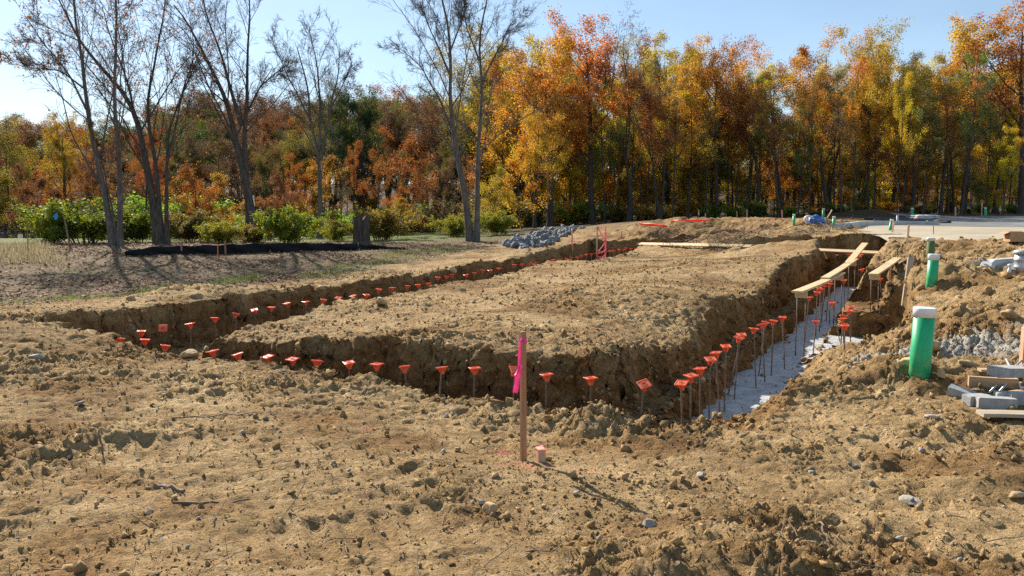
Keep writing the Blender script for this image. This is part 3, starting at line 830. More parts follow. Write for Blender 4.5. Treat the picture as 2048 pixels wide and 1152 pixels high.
def proto_tree(kind, seed):
    r = np.random.default_rng(seed)
    def trunk(H, r0, bend=.35, seg=14, z0=-.4):
        t = np.linspace(0, 1, seg + 1); o = r.normal(size=2) * bend
        x = o[0] * t ** 1.5 + .12 * np.sin(t * 5 + r.uniform(0, 6)); y = o[1] * t ** 1.5 + .12 * np.sin(t * 4 + r.uniform(0, 6))
        x -= x[0]; y -= y[0]
        P = np.column_stack([x, y, z0 + t * (H - z0)])[None]
        R = (r0 * (1 - .86 * t) + r0 * .5 * np.exp(-t * 22))[None]
        return P, R
    if kind == 'maple':           # tall, crown from a third up
        P, R = trunk(11, .21)
        A, RA = spawn(P, R, 16, (.38, .97), 50, .42, 7, r, .06, .13, .5, .38)
        B, RB = spawn(A, RA, 7, (.25, 1.), 45, .46, 5, r, .04, .2, .55, .5)
        C, RC = spawn(B, RB, 5, (.2, 1.), 45, .5, 4, r, .02, .25, .6, .4)
        D, RD = spawn(C, RC, 2, (.3, 1.), 45, .7, 3, r, -.02, .25, .6, .4)
        tm = tubes([(P, R, 8), (A, RA, 5), (B, RB, 3), (C, RC, 3)])
        anc = np.vstack([pts(C[:, 2:]), pts(D), pts(D)])
        return tm, (anc, 21000, (.065, .125), .17)
    if kind == 'forked':          # two or three leaders, airy crown held high
        P, R = trunk(5.2, .2, .3)
        A0, RA0 = spawn(P, R, 4, (.7, 1.), 24, 1.75, 9, r, .08, .07, .68, .3)
        A, RA = spawn(A0, RA0, 9, (.2, .98), 46, .42, 6, r, .07, .14, .5, .35)
        B, RB = spawn(A, RA, 6, (.25, 1.), 42, .45, 5, r, .06, .2, .55, .5)
        C, RC = spawn(B, RB, 5, (.2, 1.), 45, .55, 4, r, .02, .25, .6, .4)
        D, RD = spawn(C, RC, 2, (.3, 1.), 45, .7, 3, r, 0, .25, .6, .4)
        tm = tubes([(P, R, 8), (A0, RA0, 6), (A, RA, 4), (B, RB, 3), (C, RC, 3)])
        anc = np.vstack([pts(C[:, 2:]), pts(D)])
        return tm, (anc, 14000, (.065, .12), .17)
    if kind == 'slim':            # narrow forest tree, long bare stem
        P, R = trunk(11.5, .13, .5)
        A, RA = spawn(P, R, 14, (.38, .98), 52, .32, 6, r, .06, .15, .55, .5)
        B, RB = spawn(A, RA, 6, (.2, 1.), 42, .45, 4, r, .05, .2, .55, .5)
        C, RC = spawn(B, RB, 4, (.2, 1.), 45, .55, 3, r, .02, .25, .6, .4)
        tm = tubes([(P, R, 7), (A, RA, 4), (B, RB, 3), (C, RC, 3)])
        return tm, (np.vstack([pts(C), pts(B[:, 2:])]), 8500, (.065, .125), .17)
    if kind == 'understory':      # small layered tree, leaves from near the ground
        P, R = trunk(4.6, .055, .4)
        A, RA = spawn(P, R, 14, (.16, .98), 58, .50, 6, r, .05, .14, .55, .6)
        B, RB = spawn(A, RA, 7, (.2, 1.), 40, .42, 4, r, .0, .2, .55, .5)
        C, RC = spawn(B, RB, 3, (.2, 1.), 45, .5, 3, r, 0, .25, .6, .4)
        tm = tubes([(P, R, 6), (A, RA, 4), (B, RB, 3)])
        return tm, (np.vstack([pts(C), pts(B[:, 1:])]), 9000, (.05, .10), .12)
    if kind == 'bush':            # many stems from the ground
        ns = 16
        st = r.normal(size=(ns, 2)) * .25
        P = np.zeros((ns, 6, 3)); d = np.column_stack([st * 1.1 + r.normal(size=(ns, 2)) * .25, r.uniform(.75, 1.15, ns)])
        for k in range(6):
            P[:, k, :2] = st * .5 + d[:, :2] * (k / 5) ** 1.2 * 1.1; P[:, k, 2] = -.1 + d[:, 2] * 1.35 * k / 5
        R = np.full((ns, 6), .014) * np.linspace(1, .4, 6)
        A, RA = spawn(P, R, 6, (.2, 1.), 42, .42, 5, r, .06, .2, .6, .4)
        B, RB = spawn(A, RA, 5, (.15, 1.), 45, .5, 3, r, .03, .25, .6, .4)
        tm = tubes([(P, R, 4), (A, RA, 3), (B, RB, 3)])
        return tm, (np.vstack([pts(B), pts(A[:, 1:])]), 11000, (.045, .09), .07)
    if kind == 'bare':
        P, R = trunk(5.5, .19, .3)
        A0, RA0 = spawn(P, R, 4, (.7, 1.), 22, 1.5, 9, r, .10, .08, .66, .3)
        A, RA = spawn(A0, RA0, 9, (.2, .98), 38, .42, 6, r, .12, .14, .5, .5)
        B, RB = spawn(A, RA, 7, (.2, 1.), 40, .45, 5, r, .06, .18, .5, .5)
        C, RC = spawn(B, RB, 6, (.15, 1.), 42, .5, 4, r, .03, .22, .6, .4)
        RC = np.maximum(RC, .006)
        tm = tubes([(P, R, 8), (A0, RA0, 6), (A, RA, 4), (B, RB, 3), (C, RC, 3)])
        return tm, (pts(C[:, 2:]), 350, (.07, .12), .1)
PROTO = {}
def get_proto(kind, seed, leafmat, bk='bark_dark'):
    key = (kind, seed)
    if key not in PROTO:
        tm, (anc, n, sz, spr) = proto_tree(kind, seed)
        t = mesh_np('trunk_' + kind, tm[0], tm[1], bk, True)
        c = leaves('crown_' + kind, anc, n, sz, np.random.default_rng(seed + 500), leafmat, spr)
        H = float(np.percentile(anc[:, 2], 99.5)); W = float(np.percentile(np.abs(anc[:, :2]), 98))
        PROTO[key] = (t, c, H, W)
    return PROTO[key]
def plant(name, kind, seed, leafmat, colour, px, base_py, top_py, y, label, cat, group=None, wide=1.0, bk='bark_dark', rz=None, trunk_name='trunk', crown_name='crown', p=None):
    if colour == YG: leafmat = 'leaf_green'
    t, c, H, W = get_proto(kind, seed, leafmat, bk)
    if p is None:
        q = at_y(px, base_py, y); gx, gy = q[0], q[1]
    else: gx, gy = p
    gz = float(base_h(gx, gy)) - .05
    topz = at_y(px, top_py, gy)[2]
    sc = max(topz - gz, .4) / H
    e = empty(name, (gx, gy, gz), (0, 0, random.uniform(0, 6.28) if rz is None else rz), (sc * wide, sc * wide, sc))
    a = link(trunk_name, t, e); b = link(crown_name, c, e)
    if px < 960 and kind != 'bush': colour = (colour[0] * .64, colour[1] * .70, colour[2] * .85)      # duller leaf colour on the left, darkened for the backlit deep shade
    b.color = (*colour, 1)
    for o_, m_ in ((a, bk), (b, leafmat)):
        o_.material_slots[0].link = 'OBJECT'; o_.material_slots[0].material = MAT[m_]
    tag(e, label, cat, group)
    return e
# leaf colours
OR = (.50, .19, .036); RU = (.31, .135, .052); YE = (.54, .315, .028); YG = (.27, .235, .04); GR = (.085, .125, .022)
DG = (.035, .065, .016); RE = (.40, .115, .04); BR = (.19, .11, .058); OY = (.51, .235, .03); BG = (.15, .205, .028); OL = (.16, .14, .045); LG = (.20, .225, .035)

# --- tall trees along the right wood edge, each its own
EDGE = [
 # kind, seed, leafmat, colour, px, base, top, y, wide, label
 ('maple', 1, 'leaf_warm', YG, 1030, 450, 72, 60, 1.0, 'tall yellow-green tree rising behind the twin bare trunks'),
 ('maple', 2, 'leaf_warm', OR, 1100, 448, 70, 50, .95, 'tall rust-orange maple right of the twin bare trunks'),
 ('maple', 3, 'leaf_rust', OR, 1185, 446, 48, 53, 1.0, 'big copper-orange maple at the highest point of the middle wood edge'),
 ('bare', 4, 'leaf_rust', RU, 1255, 444, 22, 52, 1.0, 'nearly bare tall tree poking above the copper maples'),
 ('forked', 5, 'leaf_rust', RU, 1320, 443, 55, 52, .9, 'thin rust-leaved forked tree left of the gap of sky'),
 ('slim', 7, 'leaf_warm', OY, 1375, 442, 190, 54, 1.1, 'shorter golden tree under the gap of sky in the wood'),
 ('maple', 1, 'leaf_warm', OR, 1432, 441, 78, 56, .72, 'round-topped orange maple right of the gap of sky'),
 ('forked', 6, 'leaf_rust', RU, 1512, 439, 72, 55, .85, 'russet tree with thin top beside the round-topped orange maple'),
 ('slim', 8, 'leaf_warm', OL, 1565, 438, 150, 58, 1.2, 'olive slim tree in the dip of the right skyline'),
 ('forked', 5, 'leaf_warm', OR, 1655, 436, 35, 56, 1.05, 'wide airy orange tree with arching limbs above the blue barrow'),
 ('slim', 7, 'leaf_rust', RU, 1728, 436, 215, 56, 1.0, 'leaning dark-stemmed tree right of the arching orange tree'),
 ('maple', 2, 'leaf_warm', YE, 1785, 434, 190, 60, .9, 'broad golden-yellow maple behind the white wrapped pallet'),
 ('forked', 6, 'leaf_warm', YG, 1822, 434, 38, 55, .8, 'tall pale-trunked tree with olive crown above the white pallet'),
 ('maple', 3, 'leaf_warm', OY, 1925, 433, 10, 57, .85, 'tallest orange and gold maple behind the parking lot'),
 ('maple', 1, 'leaf_warm', YG, 1880, 433, 120, 62, .8, 'yellow-green maple between the two tallest right-hand trees'),
 ('maple', 2, 'leaf_warm', RE, 2040, 432, -30, 54, .9, 'red-orange maple cut off by the right edge'),
 ('maple', 3, 'leaf_warm', YE, 1985, 432, 190, 58, .8, 'lower yellow maple just left of the red-orange one'),
 ('maple', 2, 'leaf_warm', OY, 1070, 452, 215, 45, .85, 'golden-orange young maple behind the grey stone pile'),
 ('maple', 1, 'leaf_warm', YE, 1330, 443, 230, 57, .9, 'yellow tree low in the wood under the thin rust tree'),
]
for k, s, lm, c, px, b, tp, y, wd, lab in EDGE:
    plant('maple_tree' if k == 'maple' else 'forest_tree', k, s, lm, c, px, b, tp, y, lab, 'tree', 'trees along the wood edge', wd * 1.22)
COLN = {OR: 'orange', OY: 'golden-orange', YE: 'yellow', RU: 'rust-brown', YG: 'yellow-green', BR: 'brown', OL: 'olive', GR: 'green', RE: 'red', LG: 'light green'}
REFR = [(1030, 'the yellow-green tree by twin trunks'), (1110, 'the tall rust-orange maple'), (1190, 'the highest copper maple'), (1255, 'the nearly bare tall tree'), (1330, 'the thin rust forked tree'),
        (1432, 'the round-topped orange maple'), (1512, 'the russet thin-topped tree'), (1565, 'the dip in the right skyline'), (1655, 'the arching airy orange tree'), (1728, 'the leaning dark stem'),
        (1785, 'the white wrapped pallet'), (1830, 'the tall olive-crowned tree'), (1925, 'the tallest gold maple'), (2030, 'the red-orange edge maple')]
REFL = [(20, 'the left edge of the pond'), (110, 'the big green bush'), (235, 'the leftmost bare clump'), (320, 'the leaning thick trunk'), (410, 'the left end of the silt fence'), (500, 'the forked bare tree'), (575, 'the upright green bush'),
        (640, 'the pale wide bare tree'), (720, 'the tall stump'), (800, 'the red-orange tree'), (870, 'the right end of the silt fence'), (945, 'the twin bare trunks')]
def near_ref(x, refs): return min(refs, key=lambda q: abs(q[0] - x))[1]
# --- second and third ranks of the right wood
rr_ = random.Random(3)
deep = []
for row, (y, tp0) in enumerate(((61, 112), (67, 130), (75, 150), (86, 175), (100, 195))):
    x = 960 + rr_.uniform(0, 40)
    while x < 2110:
        c = rr_.choice([OR, OY, YE, RU, YG, YG, BR, YE, OL]); k = rr_.choice(['maple', 'maple', 'slim', 'forked'])
        plant('forest_tree', k, {'maple': rr_.choice([1, 2, 3]), 'slim': rr_.choice([7, 8]), 'forked': rr_.choice([5, 6])}[k],
              'leaf_warm' if c in (YE, OY, YG, OR) else 'leaf_rust', c, x, 436, tp0 + rr_.uniform(-55, 40), y + rr_.uniform(-3, 3),
              COLN[c] + ' tree deep in the wood behind ' + near_ref(x, REFR), 'tree', 'trees deep in the right wood', rr_.uniform(.85, 1.15))
        x += rr_.uniform(62, 100)
for row, (y, n) in enumerate(((59, 15), (65, 20), (71, 22), (78, 22), (86, 24))):
    for q in range(n):
        x = 1000 + (q + rr_.uniform(.1, .9)) * 1100 / n
        c = rr_.choice([YE, OY, YG, OY, OR, OL, RU])
        plant('understory_tree', 'understory', rr_.choice([11, 12]), 'leaf_warm', c, x, 438, rr_.uniform(235, 345), y + rr_.uniform(-2, 2),
              'small ' + COLN[c] + ' understory tree in shade below ' + near_ref(x, REFR), 'small tree', 'understory of the right wood', rr_.uniform(.95, 1.4))
for q in range(44):      # thin dark stems seen against the shade
    x = 1000 + (q + rr_.uniform(.05, .95)) * 1060 / 44; c = rr_.choice([YE, OY, OR, OL, RU, BR, OL])
    plant('forest_sapling', 'slim', rr_.choice([7, 8]), 'leaf_warm', c, x, 437, rr_.uniform(105, 260), rr_.uniform(50, 62),
          'slender ' + COLN[c] + ' sapling in front of ' + near_ref(x, REFR), 'tree', 'slender saplings of the right wood', rr_.uniform(.55, .9))
# --- left and middle background
BACK = [
 ('maple', 3, 'leaf_green', DG, 740, 480, 172, 62, 1.0, 'dark green tree standing highest in the middle background'),
 ('maple', 2, 'leaf_green', DG, 680, 480, 190, 64, .8, 'dark green tree just left of the highest dark green one'),
 ('maple', 1, 'leaf_rust', BR, 800, 480, 205, 70, 1.0, 'brown tree right of the highest dark green tree'),
 ('maple', 2, 'leaf_rust', RU, 872, 478, 205, 72, 1.0, 'brown-red tree seen behind the twin bare trunks'),
 ('maple', 3, 'leaf_green', OL, 930, 478, 215, 66, 1.0, 'olive tree just behind the twin bare trunks'),
 ('maple', 1, 'leaf_green', YG, 600, 480, 262, 60, 1.2, 'rounded yellow-olive tree left of the dark green pair'),
 ('maple', 3, 'leaf_rust', RU, 530, 478, 222, 74, 1.0, 'rust tree topping the hill behind the forked bare tree'),
 ('maple', 2, 'leaf_rust', BR, 460, 478, 228, 74, 1.1, 'brown tree on the hill left of the forked bare tree'),
 ('maple', 1, 'leaf_green', GR, 405, 476, 222, 76, 1.0, 'small dark green tree on the hill at left centre'),
 ('maple', 3, 'leaf_rust', OR, 640, 478, 236, 78, 1.1, 'orange tree far back between olive and dark green crowns'),
 ('understory', 11, 'leaf_warm', OR, 655, 480, 315, 44, 1.1, 'small bright orange tree left of the tall stump'),
 ('understory', 12, 'leaf_warm', RE, 810, 485, 272, 43, 1.0, 'red-orange tree right of the tall stump'),
 ('understory', 11, 'leaf_warm', OY, 795, 487, 398, 37, 1.2, 'low bright orange shrub-like tree beside the tall stump'),
 ('maple', 2, 'leaf_rust', BR, 880, 482, 300, 52, .9, 'brown thin-leaved tree left of the twin bare trunks'),
 ('understory', 12, 'leaf_green', YG, 985, 478, 330, 41, 1.0, 'lime-yellow small tree right of the twin bare trunks'),
 ('understory', 11, 'leaf_warm', OY, 1045, 472, 300, 43, 1.0, 'golden small tree above the grey stone pile'),
 ('maple', 3, 'leaf_rust', RE, 290, 478, 250, 40, .8, 'red-leaved tree behind the left clump of trunks'),
 ('understory', 12, 'leaf_rust', OR, 400, 480, 330, 37, 1.2, 'orange small tree right of the left clump of trunks'),
 ('understory', 11, 'leaf_warm', OR, 455, 480, 350, 39, 1.2, 'orange-brown small tree left of the forked bare tree'),
 ('understory', 12, 'leaf_rust', RU, 575, 480, 345, 42, 1.1, 'rust-brown small tree right of the forked bare tree'),
 ('maple', 1, 'leaf_warm', OY, 130, 470, 228, 52, .8, 'golden thin tree behind the big green bush'),
 ('forked', 6, 'leaf_warm', YG, 75, 468, 230, 58, .9, 'pale yellow-green tree across the pond'),
 ('slim', 8, 'leaf_rust', RU, 25, 465, 240, 60, 1.1, 'rust-leaved slender tree at the left edge across the pond'),
 ('maple', 2, 'leaf_rust', RU, 190, 472, 300, 45, .8, 'dark orange low tree just behind the big green bush'),
 ('forked', 5, 'leaf_rust', BR, 340, 474, 240, 60, 1.0, 'brown airy tree far behind the left clump of trunks'),
 ('maple', 3, 'leaf_green', OL, 530, 478, 300, 52, 1.0, 'olive-green tree behind the forked bare tree'),
]
for k, s, lm, c, px, b, tp, y, wd, lab in BACK:
    plant('maple_tree' if k == 'maple' else ('understory_tree' if k == 'understory' else 'forest_tree'), k, s, lm, c, px, b, tp, y, lab, 'tree', 'trees behind the slope', wd)
for y, n, t0, t1 in ((60, 13, 260, 320), (70, 14, 215, 265), (82, 16, 185, 225), (96, 18, 178, 215), (112, 20, 178, 210)):
    for q in range(n):
        x = -60 + (q + rr_.uniform(.1, .9)) * 1060 / n
        c = rr_.choice([OL, BR, RU, OL, GR, OR, OL, BR])
        tt = rr_.uniform(t0, t1) + (50 if x < 300 else 0)
        plant('forest_tree', 'maple', rr_.choice([1, 2, 3]), 'leaf_green' if c in (OL, GR) else 'leaf_rust', c, x, 462, tt, y + rr_.uniform(-3, 3),
              'distant ' + COLN[c] + ' tree far behind ' + near_ref(x, REFL), 'tree', 'distant trees behind the left slope', rr_.uniform(1.15, 1.5))
for q in range(30):
    x = -20 + (q + rr_.uniform(.05, .95)) * 1000 / 30; c = rr_.choice([OR, OY, RU, OL, BR, YG])
    plant('understory_tree', 'understory', rr_.choice([11, 12]), 'leaf_rust', c, x, 478, rr_.uniform(310, 400), rr_.uniform(46, 72),
          'small ' + COLN[c] + ' understory tree in shade behind ' + near_ref(x, REFL), 'small tree', 'understory behind the left slope', rr_.uniform(1., 1.5))
for q in range(14):
    x = 0 + (q + rr_.uniform(.05, .95)) * 960 / 14; c = rr_.choice([OL, BR, RU, OR])
    plant('forest_sapling', 'slim', rr_.choice([7, 8]), 'leaf_rust', c, x, 478, rr_.uniform(240, 330), rr_.uniform(44, 62),
          'slender ' + COLN[c] + ' sapling behind ' + near_ref(x, REFL), 'tree', 'slender saplings behind the left slope', rr_.uniform(.6, .9))
BUSH = [
 (165, 492, 402, 29.0, 1.35, BG, 'big bright green bush left of the left clump of trunks'),
 (112, 492, 428, 28.5, 1.0, BG, 'smaller green bush on the pond side of the big bright green bush'),
 (277, 486, 425, 30, 1.15, GR, 'dark green bush between the two left clumps of trunks'),
 (378, 486, 425, 30.5, 1.2, OL, 'olive-green bush right of the second clump of trunks'),
 (440, 484, 446, 29, 1.3, LG, 'yellow-green bush left of the forked bare tree'),
 (512, 484, 452, 29.5, 1.5, OL, 'low olive bush just right of the forked bare trunk'),
 (575, 484, 418, 28, 1.0, BG, 'upright green bush above the middle of the silt fence'),
 (668, 482, 446, 33, 1.2, LG, 'small yellow-green bush left of the tall stump'),
 (765, 488, 415, 34, 1.3, OL, 'olive bush right of the tall stump'),
 (905, 484, 430, 36, 1.2, LG, 'yellow-green bush left of the twin bare trunks'),
 (990, 480, 425, 36, 1.1, LG, 'yellowish bush right of the twin bare trunks'),
]
for px, b, tp, y, wd, c, lab in BUSH:
    plant('bush', 'bush', random.choice([21, 22]), 'leaf_green', c, px, b, tp, y, lab, 'bush', 'bushes along the crest', wd * 1.15,
          trunk_name='stems', crown_name='foliage')

for q in range(22):
    x = -10 + (q + rr_.uniform(.05, .95)) * 1000 / 22; c = rr_.choice([OL, GR, LG, OL, BR, GR])
    plant('bush', 'bush', rr_.choice([21, 22]), 'leaf_green' if c in (GR, OL) else 'leaf_warm', c, x, 480, rr_.uniform(395, 440), rr_.uniform(37, 52) if x > 170 else rr_.uniform(61, 66),
          COLN[c] + ' undergrowth shrub behind ' + near_ref(x, REFL), 'bush', 'undergrowth behind the slope', rr_.uniform(1.3, 1.9), trunk_name='stems', crown_name='foliage')
for q in range(22):
    x = 1010 + (q + rr_.uniform(.05, .95)) * 1080 / 22; c = rr_.choice([OL, GR, LG, OL, OY])
    plant('bush', 'bush', rr_.choice([21, 22]), 'leaf_green' if c in (GR, OL) else 'leaf_warm', c, x, 437, rr_.uniform(400, 418), rr_.uniform(52, 60),
          'low ' + COLN[c] + ' bush below ' + near_ref(x, REFR), 'bush', 'bushes on the wood floor', rr_.uniform(1.2, 1.8), trunk_name='stems', crown_name='foliage')
# --- the bare trees in front, limb by limb
def limb(path, y, r0, r1, r, wob=.25, seg=16):
    P = np.array([at_y(px, py, y) for px, py in path])
    d = np.concatenate([[0], np.cumsum(np.linalg.norm(np.diff(P, axis=0), axis=1))]); t = np.linspace(0, d[-1], seg + 1)
    Q = np.column_stack([np.interp(t, d, P[:, k]) for k in range(3)])
    for _ in range(2): Q[1:-1] = .25 * Q[:-2] + .5 * Q[1:-1] + .25 * Q[2:]
    tt = t / d[-1]
    Q[:, 1] += wob * r.normal() * tt * d[-1] * .35 * tt
    L = d[-1]
    Q += np.column_stack([.02 * L * pn2(tt * 4 + r.uniform(0, 9), tt * 0 + .5, 5), .02 * L * pn2(tt * 4 + r.uniform(0, 9), tt * 0 + .5, 6), 0 * tt]) * tt[:, None]
    return Q, r0 + (r1 - r0) * tt
def bare_tree(name, y, limbs, seed, label, leafn=0, colour=RU, bk='bark_grey', dens=1.0, down=.0):
    r = np.random.default_rng(seed)
    base = at_y(*limbs[0][0][0], y); gz = float(base_h(base[0], base[1]))
    LP, LR = [], []
    for path, r0, r1 in limbs:
        Q, R = limb(path, y, r0, r1, r); LP.append(Q); LR.append(R)
        if path[0][1] > 430:      # stems reach into the ground and flare
            Q[0, 2] = min(Q[0, 2], gz - .15); R[0] *= 1.45; R[1] *= 1.12
    P = np.array(LP); R = np.array(LR) * np.linspace(.66, .42, LR[0].size)[None]
    A, RA = spawn(P, R, int(9 * dens), (.22, .97), 40, .46, 9, r, .035 - down, .07, .38, .45)
    B, RB = spawn(A, RA, 7, (.15, 1.), 38, .50, 6, r, .03 - down, .10, .46, .45)
    B0, RB0 = spawn(P, R, int(10 * dens), (.4, 1.), 40, .16, 5, r, .05, .1, .16, .4)
    C, RC = spawn(np.concatenate([B[:, :6], B0]), np.concatenate([RB[:, :6], RB0]), 5, (.10, 1.), 38, .55, 3, r, .02 - down, .14, .5, .4)
    D, RD = spawn(C, RC, 3, (.2, 1.), 38, .6, 1, r, .02, .15, .7, .3)
    RA = np.maximum(RA, .008); RB = np.maximum(RB, .0055); RC = np.maximum(RC, .004); RD = np.maximum(RD, .003)
    V, Fq = tubes([(P, R, 9), (A, RA, 5), (B, RB, 3), (B0, np.maximum(RB0, .006), 3), (C, RC, 3), (D, RD, 3)])
    org = np.array((base[0], base[1], gz))
    e = empty(name, org)
    link('trunk', mesh_np('trunk', V - org, Fq, bk, True), e)
    if leafn:
        anc = np.vstack([pts(C[:, 1:]), pts(D)]) - org
        anc = anc[anc[:, 2] < np.percentile(anc[:, 2], 88)]
        o = link('crown', leaves('crown', anc, leafn, (.05, .10), r, 'leaf_rust', .06), e); o.color = (*colour, 1)
    tag(e, label, 'tree', 'bare trees on the crest')
    return e
bare_tree('bare_tree', 26, [([(228, 500), (212, 410), (197, 330), (180, 233), (168, 146), (160, 40), (152, -60)], .17, .05),
                            ([(240, 500), (239, 340), (238, 170), (243, 60), (240, -70)], .15, .05),
                            ([(236, 492), (222, 410), (205, 350), (190, 300)], .07, .03),
                            ([(180, 233), (140, 150), (95, 90), (60, 40)], .06, .02), ([(172, 180), (120, 140), (70, 138), (15, 125)], .05, .015)],
          31, 'leftmost clump of two slender bare trunks with few rust leaves', 900, RU, dens=1.1)
bare_tree('bare_tree', 27.5, [([(318, 486), (306, 400), (290, 320), (270, 255), (252, 194), (218, 160), (165, 97), (110, 30), (80, -20)], .23, .05),
                            ([(335, 482), (331, 400), (332, 340), (340, 243), (362, 165), (395, 90)], .12, .03),
                            ([(325, 486), (308, 330), (288, 220), (293, 97), (302, -40)], .14, .04),
                            ([(285, 300), (262, 190), (240, 110), (215, 20)], .08, .03), ([(330, 350), (352, 230), (375, 120), (372, 10)], .07, .02)],
          32, 'clump with one thick trunk leaning left and sparse rust leaves', 1300, RU, bk='bark_mid', dens=1.1)
bare_tree('bare_tree', 31, [([(503, 448), (498, 390), (489, 340), (472, 292), (452, 209), (418, 122), (384, 58), (335, 5)], .26, .05),
                          ([(496, 385), (487, 272), (491, 185), (500, 97), (492, -10)], .17, .05),
                          ([(482, 250), (457, 160), (433, 88), (404, -10)], .12, .04),
                          ([(492, 230), (520, 172), (545, 150), (575, 128)], .08, .02), ([(450, 205), (420, 180), (400, 150), (370, 120)], .05, .015)],
          33, 'dark forked bare tree with thick trunk behind the silt fence', 70, RU, bk='bark_mid')
bare_tree('bare_tree', 38, [([(642, 468), (640, 390), (636, 311), (627, 270), (610, 175), (598, 95)], .2, .05),
                          ([(638, 300), (642, 200), (624, 90), (618, 45)], .12, .03),
                          ([(640, 320), (652, 270), (668, 175), (684, 97)], .13, .03),
                          ([(620, 240), (585, 170), (560, 120), (548, 75)], .07, .02), ([(660, 220), (690, 160), (705, 125)], .06, .02)],
          34, 'pale wide-spreading bare tree left of the dark green background trees', 0, bk='bark_grey', dens=1.1)
bare_tree('bare_tree', 31.5, [([(941, 487), (931, 403), (916, 316), (904, 219), (899, 146), (894, 49), (880, -50)], .21, .06),
                            ([(952, 487), (955, 365), (961, 243), (960, 160), (955, 97), (965, 10), (970, -40)], .18, .05),
                            ([(905, 262), (877, 194), (843, 136), (795, 92)], .08, .02),
                            ([(960, 175), (985, 120), (1010, 70), (1030, 25)], .08, .02), ([(900, 150), (870, 80), (840, 10)], .07, .02),
                            ([(958, 120), (935, 60), (920, 0)], .06, .02), ([(897, 110), (925, 40), (935, -30)], .06, .02)],
          35, 'tall twin bare trunks left of the grey stone pile', 0, bk='bark_grey', dens=1.15)

# ---------------------------------------------------------------- ordinals for labels
ORD = ['', 'first', 'second', 'third', 'fourth', 'fifth', 'sixth', 'seventh', 'eighth', 'ninth', 'tenth', 'eleventh', 'twelfth', 'thirteenth', 'fourteenth',
       'fifteenth', 'sixteenth', 'seventeenth', 'eighteenth', 'nineteenth', 'twentieth']
TENS = {2: 'twenty', 3: 'thirty', 4: 'forty', 5: 'fifty', 6: 'sixty'}
TENTH = {3: 'thirtieth', 4: 'fortieth', 5: 'fiftieth', 6: 'sixtieth'}
def ordinal(n):
    if n <= 20: return ORD[n]
    return TENTH[n // 10] if n % 10 == 0 else TENS[n // 10] + '-' + ORD[n % 10]

# ---------------------------------------------------------------- capped reinforcing bars
def ring_mesh(prof, sides):
    """lathe: prof list of (r, z)"""
    V, Fc = [], []
    for r, z in prof:
        for k in range(sides):
            a = 2 * math.pi * k / sides; V.append((r * math.cos(a), r * math.sin(a), z))
    for i in range(len(prof) - 1):
        for k in range(sides):
            Fc.append((i * sides + k, i * sides + (k + 1) % sides, (i + 1) * sides + (k + 1) % sides, (i + 1) * sides + k))
    return V, Fc
def lathe_mesh(name, prof, sides, mat, smooth=True, cap_top=True, cap_bot=True):
    V, Fc = ring_mesh(prof, sides)
    bm = bmesh.new(); vs = [bm.verts.new(v) for v in V]
    for f in Fc: bm.faces.new([vs[k] for k in f])
    if cap_bot: bm.faces.new(vs[:sides][::-1])
    if cap_top: bm.faces.new(vs[-sides:])
    bmesh.ops.recalc_face_normals(bm, faces=bm.faces)
    me = bm_mesh(name, bm, mat, smooth)
    return me
def add_box(bm, c, d, rot=None):
    r = bmesh.ops.create_cube(bm, size=1)
    for v in r['verts']:
        co = Vector((v.co.x * d[0], v.co.y * d[1], v.co.z * d[2]))
        if rot is not None: co = rot @ co
        v.co = co + Vector(c)
    return r['verts']
prof = []
L_BAR = .92
for k in range(47):          # ribbed bar hanging down from the cap
    z = -L_BAR + k * .02
    prof += [(.0078, z), (.0096, z + .005), (.0096, z + .009), (.0078, z + .014)]
bar_mesh = lathe_mesh('bar', prof, 6, 'rebar_steel', False)
def cap_mesh():
    bm = bmesh.new()
    # square plate with raised rim
    h = .050
    outer = [(-h, -h), (h, -h), (h, h), (-h, h)]
    def loop(f, z): return [bm.verts.new((x * f, y * f, z)) for x, y in outer]
    a = loop(.97, 0.0); b = loop(1.0, .003); c = loop(1.0, .010); d = loop(.90, .012); e = loop(.86, .007)
    ls = [a, b, c, d, e]
    for p, q in zip(ls[:-1], ls[1:]):
        for k in range(4): bm.faces.new((p[k], p[(k + 1) % 4], q[(k + 1) % 4], q[k]))
    bm.faces.new(e); bm.faces.new(a[::-1])
    # moulded ring on the plate
    V, Fc = ring_mesh([(.027, .0072), (.027, .011), (.021, .011), (.021, .0072)], 12)
    vs = [bm.verts.new(v) for v in V]
    for f in Fc: bm.faces.new([vs[k] for k in f])
    # flared sleeve below
    V, Fc = ring_mesh([(.015, -.058), (.019, -.058), (.020, -.03), (.023, -.012), (.032, -.001)], 14)
    vs = [bm.verts.new(v) for v in V]
    for f in Fc: bm.faces.new([vs[k] for k in f])
    bm.faces.new(vs[:14][::-1])
    for k in range(4):       # four stiffening fins
        an = k * math.pi / 2
        R = Matrix.Rotation(an, 3, 'Z')
        q = [R @ Vector(v) for v in ((.022, -.002, -.045), (.022, .002, -.045), (.046, .002, -.001), (.046, -.002, -.001), (.02, -.002, -.001), (.02, .002, -.001))]
        w = [bm.verts.new(v) for v in q]
        bm.faces.new((w[0], w[1], w[2], w[3])); bm.faces.new((w[0], w[3], w[4])); bm.faces.new((w[1], w[5], w[2]))
    bmesh.ops.recalc_face_normals(bm, faces=bm.faces)
    return bm_mesh('safety_cap', bm, 'cap_plastic')
CAPM = cap_mesh()
